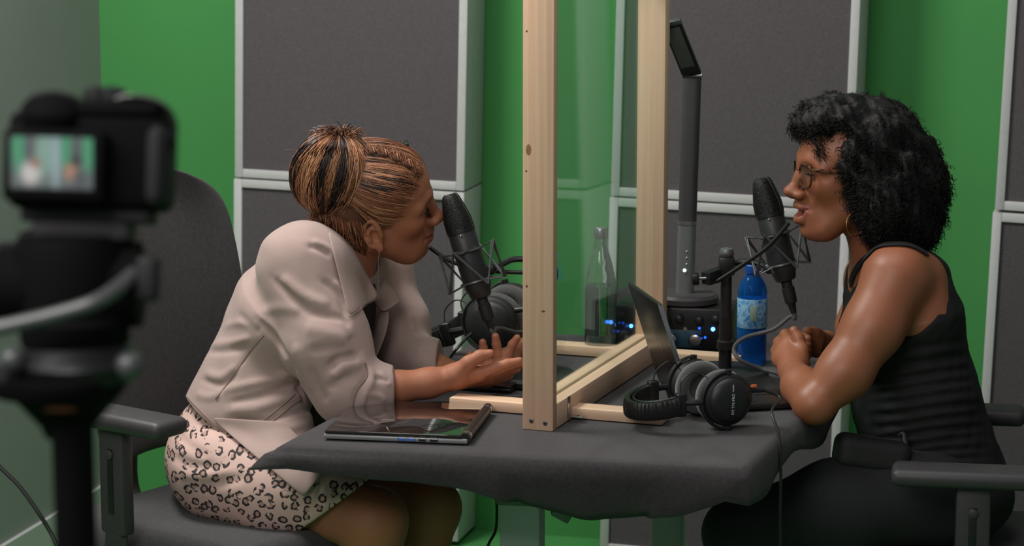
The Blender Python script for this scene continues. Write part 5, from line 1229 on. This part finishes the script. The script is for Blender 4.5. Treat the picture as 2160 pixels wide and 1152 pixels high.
# mouth, eyes
tb_ = MB(); 
for i in range(10):
    th = (-1+2*i/9)*.95; c0 = A(.0745+.0190*math.cos(th), .0205*math.sin(th), -.0685); tb_.box(c0, (.004, .0052 if abs(th) < .5 else .0044, .0080), rotz(th), .0012, 2)
tb_.V = [XR(v).tolist() for v in tb_.V]; tb_.build('teeth', mat('teeth', (226, 218, 208), .25), w2)
for s in (-1, 1): eyeball(XR, s, w2)
H2 = attr_mat('black_hair', .65, None, 0, .3, noise=.2, nscale=300)
hair_strip('eyebrow', brow_paths(XR, -1)+brow_paths(XR, 1), .00055, H2, w2, [L3((26, 20, 18))]*220)
hair_strip('eyelashes', lash_paths(XR, -1, z0=-.0025)+lash_paths(XR, 1, z0=-.0025), .00045, H2, w2, [L3((16, 14, 14))]*92)
# top
tp = Field()
for a, b, ra, rb, s in TOR: tp.econe(a, b, ra+.006, rb+.006, vaxR, s, k=.03)
tp.cone(p(1893, 582, 4.79), p(1840, 587, 5.06), .058, .054, k=.04); tp.cone(p(1945, 590, 4.82), p(1958, 660, 4.81), .052, .054, k=.035)
tp.cone(p(1845, 720, 4.83), p(1845, 720, 5.02), .058, .058, k=.04)       # bust
tpb = Field(); tpb.ops = list(tp.ops)
tp.ell(p(1890, 612, 4.735), (.088, .085, .094), k=.006, mode='s'); tp.ell(p(1835, 592, 5.12), (.075, .07, .085), k=.006, mode='s')
tp.cone(p(1850, 566, 4.93), XR((.02, 0, -.10)), .068, .085, k=.006, mode='s')
halfspace(tp, -UPV, p(1950, 1016, 4.9))
fo = []
for k_, y_ in enumerate((735, 768, 795, 818, 842, 868, 892, 915, 938, 958, 980)):
    fo.append(([(1830+6*math.sin(k_*2), y_+14+5*math.sin(k_)), (1900, y_+4), (1975, y_-8), (2035+k_*6, y_-18+4*math.sin(k_*3))], .0065, -.0048 if k_ % 2 else -.0036)); fo.append(([(1850, y_+24), (1930, y_+14), (2000, y_+2), (2045+k_*6, y_-4)], .007, .0035))
fo.append(([(1918, 712), (1930, 800), (1960, 880), (1985, 940)], .003, -.0025))
folds(tp, tpb, fo, 4.5, 5.2); tp.disp(lambda q: .0016*rng_noise(q, 120, 21), A(.3, 4, .4), A(1.5, 5.6, 1.4))
V, Q = tp.mesh(.0036); tank = fast_obj('tank_top', V, Q, mat('black_jersey_top', (17, 17, 18), .85, noise=(60, .1), bump=(900, .2, .0008)), w2)
def strap(px, d0, d1, w_, f=br_):
    h = on_surface(f, spline(np.array(px, float), 6), d0, d1, .003); tg = np.gradient(h, axis=0); g = f.grad(h); sd = np.cross(g, tg); sd /= np.linalg.norm(sd, axis=1)[:, None]; sheet('strap', [[q+d_*w_*u for u in (-1, 0, 1)] for q, d_ in zip(h, sd)], tank.data.materials[0], tank, .003, sub=1)
strap([(1795, 600), (1806, 572), (1828, 545), (1850, 524), (1880, 517), (1920, 520), (1955, 538)], 4.6, 5.1, .010)
# jeans, bag at the waist
je = Field(); je.ell(p(1985, 1035, 4.95), (.135, .175, .10), k=.03)
je.chain([p(1960, 1040, 4.83), p(1760, 1075, 4.80), p(1560, 1125, 4.80)], [.095, .084, .064], k=.04); je.chain([p(1960, 1035, 5.07), p(1760, 1070, 5.06), p(1600, 1105, 5.05)], [.095, .084, .064], k=.04)
for kx in (p(1560, 1125, 4.80), p(1600, 1105, 5.05)): je.chain([kx, kx+A(.05, 0, -.2), A(kx[0]+.06, kx[1], .09)], [.062, .058, .046], k=.03)
je.econe(p(1970, 1030, 4.95), p(1958, 1000, 4.94), .124, .118, vaxR, .74, k=.02)
je.disp(lambda q: .002*rng_noise(q, 45, 31), A(0, 4, 0), A(1.5, 5.6, 1.4))
V, Q = je.mesh(.007); fast_obj('jeans', V, Q, mat('black_denim', (30, 31, 34), .85, noise=(200, .2), bump=(800, .3, .001)), w2)
for kx in (p(1560, 1125, 4.80), p(1600, 1105, 5.05)):
    s_ = Field(); g = A(kx[0]+.06, kx[1], 0); s_.cone(g+A(.03, 0, .045), g+A(-.06, 0, .03), .038, .034, k=.02); s_.cone(g+A(-.06, 0, .03), g+A(-.17, 0, .026), .034, .024, k=.02); s_.cone(g+A(.01, 0, .05), g+A(0, 0, .11), .038, .042, k=.02); halfspace(s_, (0, 0, -1), (0, 0, .002)); Vs, Qs = s_.mesh(.006); fast_obj('shoe', Vs, Qs, M['black'], w2)
bg = Field(); bg.box(p(1838, 958, 4.80), (.068, .05, .032), frame(RGT*.98-UPV*.16, UPV), .02); V, Q = bg.mesh(.004); bgo = fast_obj('waist_bag', V, Q, mat('black_nylon', (22, 22, 23), .7, bump=(500, .3, .001)), w2)
MB().tube(spline([p(1896, 918, 4.78), p(1906, 914, 4.775), p(1912, 940, 4.77), p(1926, 985, 4.78), p(1930, 1000, 4.79)]), .0045, 8, flat=.5).build('bag_strap', M['chair_plastic'], bgo)
# glasses and hoop
tt = NT('tortoiseshell'); v_ = tt.coords(); n_ = tt.n('ShaderNodeTexNoise', Scale=130.0, Detail=2.0); tt.l(v_, n_.inputs['Vector']); tt.l(tt.ramp(n_.outputs[0], [(.42, lin((38, 24, 18))), (.56, lin((116, 68, 42)))]), tt.b.inputs['Base Color']); tt.b.inputs['Roughness'].default_value = .2
gm = MB()
for s in (-1, 1):
    lp_ = [A(.1015-.010*((s*(u_))/.03)**2*0-.0085*abs(y_+.0)/.05, s*(.0335+.0245*cx_), -.005+.0205*cz_) for u_, y_, cx_, cz_ in [(0, .034+.024*math.copysign(abs(math.cos(a))**.65, math.cos(a)), math.copysign(abs(math.cos(a))**.65, math.cos(a)), math.copysign(abs(math.sin(a))**.65, math.sin(a))) for a in np.linspace(0, 2*math.pi, 33)]]
    gm.tube(lp_, .0025, 8, cap=False)
    gm.tube(spline([A(.093, s*.058, .008), A(.086, s*.068, .009), A(.06, s*.074, .008), (.01, s*.079, .006), (-.012, s*.081, .004), (-.03, s*.080, -.012)], 6), .0021, 8, flat=1.6)
gm.tube(spline([A(.0985, -.010, .001), A(.1035, -.004, .004), A(.1035, .004, .004), A(.0985, .010, .001)], 6), .0018, 8)
gm.V = [XR(v).tolist() for v in gm.V]; go = gm.build('glasses', tt.m, w2, label='brown tortoiseshell glasses')
for s in (-1, 1):
    lm = MB(); pts = [A(.0958-.0085*(.034+.024*c)/.05*1+.0057, s*(.0335+.0235*c), -.005+.0195*z_) for c, z_ in [(math.copysign(abs(math.cos(a))**.65, math.cos(a)), math.copysign(abs(math.sin(a))**.65, math.sin(a))) for a in np.linspace(0, 2*math.pi, 32, endpoint=False)]]
    lm.prism(pts, (.0008, 0, 0)); lm.V = [XR(v).tolist() for v in lm.V]; lm.build('lens', clear_mat('spectacle_lens', (.96, .97, .97, 1), .9, .02), go, False)
hc_ = p(1803, 474, np.dot(XR((-.006, .084, -.05))-CAM, FWD)-.004); hx_ = unit(RGT+FWD*.5)
MB().tube([hc_+.0215*(hx_*math.cos(a)*.85+UPV*math.sin(a)) for a in np.linspace(0, 2*math.pi, 41)], .0012, 8, cap=False).build('hoop_earring', M['gold'], w2)
# curly hair
hv = Field(); dR = np.dot(tR-CAM, FWD)
for (x, y, dd, r, k) in ((1835, 315, .02, (.100, .118, .098), 0), (1898, 385, .02, (.076, .112, .100), .03), (1728, 258, .0, (.046, .080, .034), .025), (1765, 243, .0, (.055, .09, .040), .03), (1905, 455, .02, (.066, .100, .062), .03), (1930, 400, .03, (.05, .08, .09), .03), (1822, 392, -.075, (.030, .028, .055), .02), (1862, 440, -.075, (.040, .035, .066), .02), (1796, 350, -.075, (.024, .024, .050), .02), (1846, 480, -.045, (.020, .020, .022), .015)):
    hv.ell(p(x, y, dR+dd), r, k=k)
hv.ell(XR((.085, .0, -.025)), (.070, .062, .100), RR, k=.01, mode='s')
hv.ell(XR((.062, .03, -.02)), (.052, .058, .075), RR, k=.01, mode='s')
hv.disp(lambda q: .0042*rng_noise(q*A(1, 1, .3), 150, 44)+.0035*rng_noise(q, 110, 41)+.003*rng_noise(q, 240, 42), A(.3, 4, .8), A(1.3, 5.6, 1.5))
V, Q = hv.mesh(.0032); ho = fast_obj('hair', V, Q, H2, w2); pig(ho, np.tile(L3((17, 15, 15)), (len(V), 1)))
rs = np.random.RandomState(9); n_ = 9500; ii = rs.choice(len(V), n_); g = hv.grad(V[ii], .003); s0 = V[ii]-g*.006; crown = p(1835, 240, dR)
dn = -ZUP[None]*.9+g*.75+rs.randn(n_, 3)*.35; dn -= g*np.minimum(0, np.sum(dn*g, 1))[:, None]; dn /= np.linalg.norm(dn, axis=1)[:, None]
ln_ = rs.uniform(.014, .026, n_); t = np.linspace(0, 1, 15); e1 = np.cross(dn, rs.randn(n_, 3)); e1 /= np.linalg.norm(e1, axis=1)[:, None]; e2 = np.cross(dn, e1); cr = rs.uniform(.0020, .0038, n_); tu = rs.uniform(1.8, 3.0, n_); ph = rs.rand(n_)*6.28
th = tu[:, None]*2*math.pi*t[None]+ph[:, None]
pa = s0[:, None]+dn[:, None]*(ln_[:, None]*t[None])[..., None]+(e1[:, None]*np.cos(th)[..., None]+e2[:, None]*np.sin(th)[..., None])*cr[:, None, None]-ZUP*(.006*t*t)[None, :, None]
hair_strip('curls', pa, rs.uniform(.0005, .0009, n_), H2, ho, L3((22, 19, 19))[None]*(.7+.7*rs.rand(n_, 1)), tip=.5)
# small loose curls over the forehead
out = []
for i in range(90):
    b0_ = p(rs.uniform(1712, 1750), rs.uniform(285, 318), dR-.055-.02*rs.rand()); t = np.linspace(0, 1, 15); L_ = rs.uniform(.015, .034); a = t*2*math.pi*rs.uniform(1.5, 3)+rs.rand()*6; r_ = rs.uniform(.0015, .003); out.append(b0_+RGT*(.010*t+r_*np.cos(a))[:, None]-UPV*(L_*t)[:, None]+FWD*(r_*np.sin(a)-.006*np.sin(3*t))[:, None])
hair_strip('forehead_curls', out, .0006, H2, ho, [L3((28, 24, 24))]*len(out))
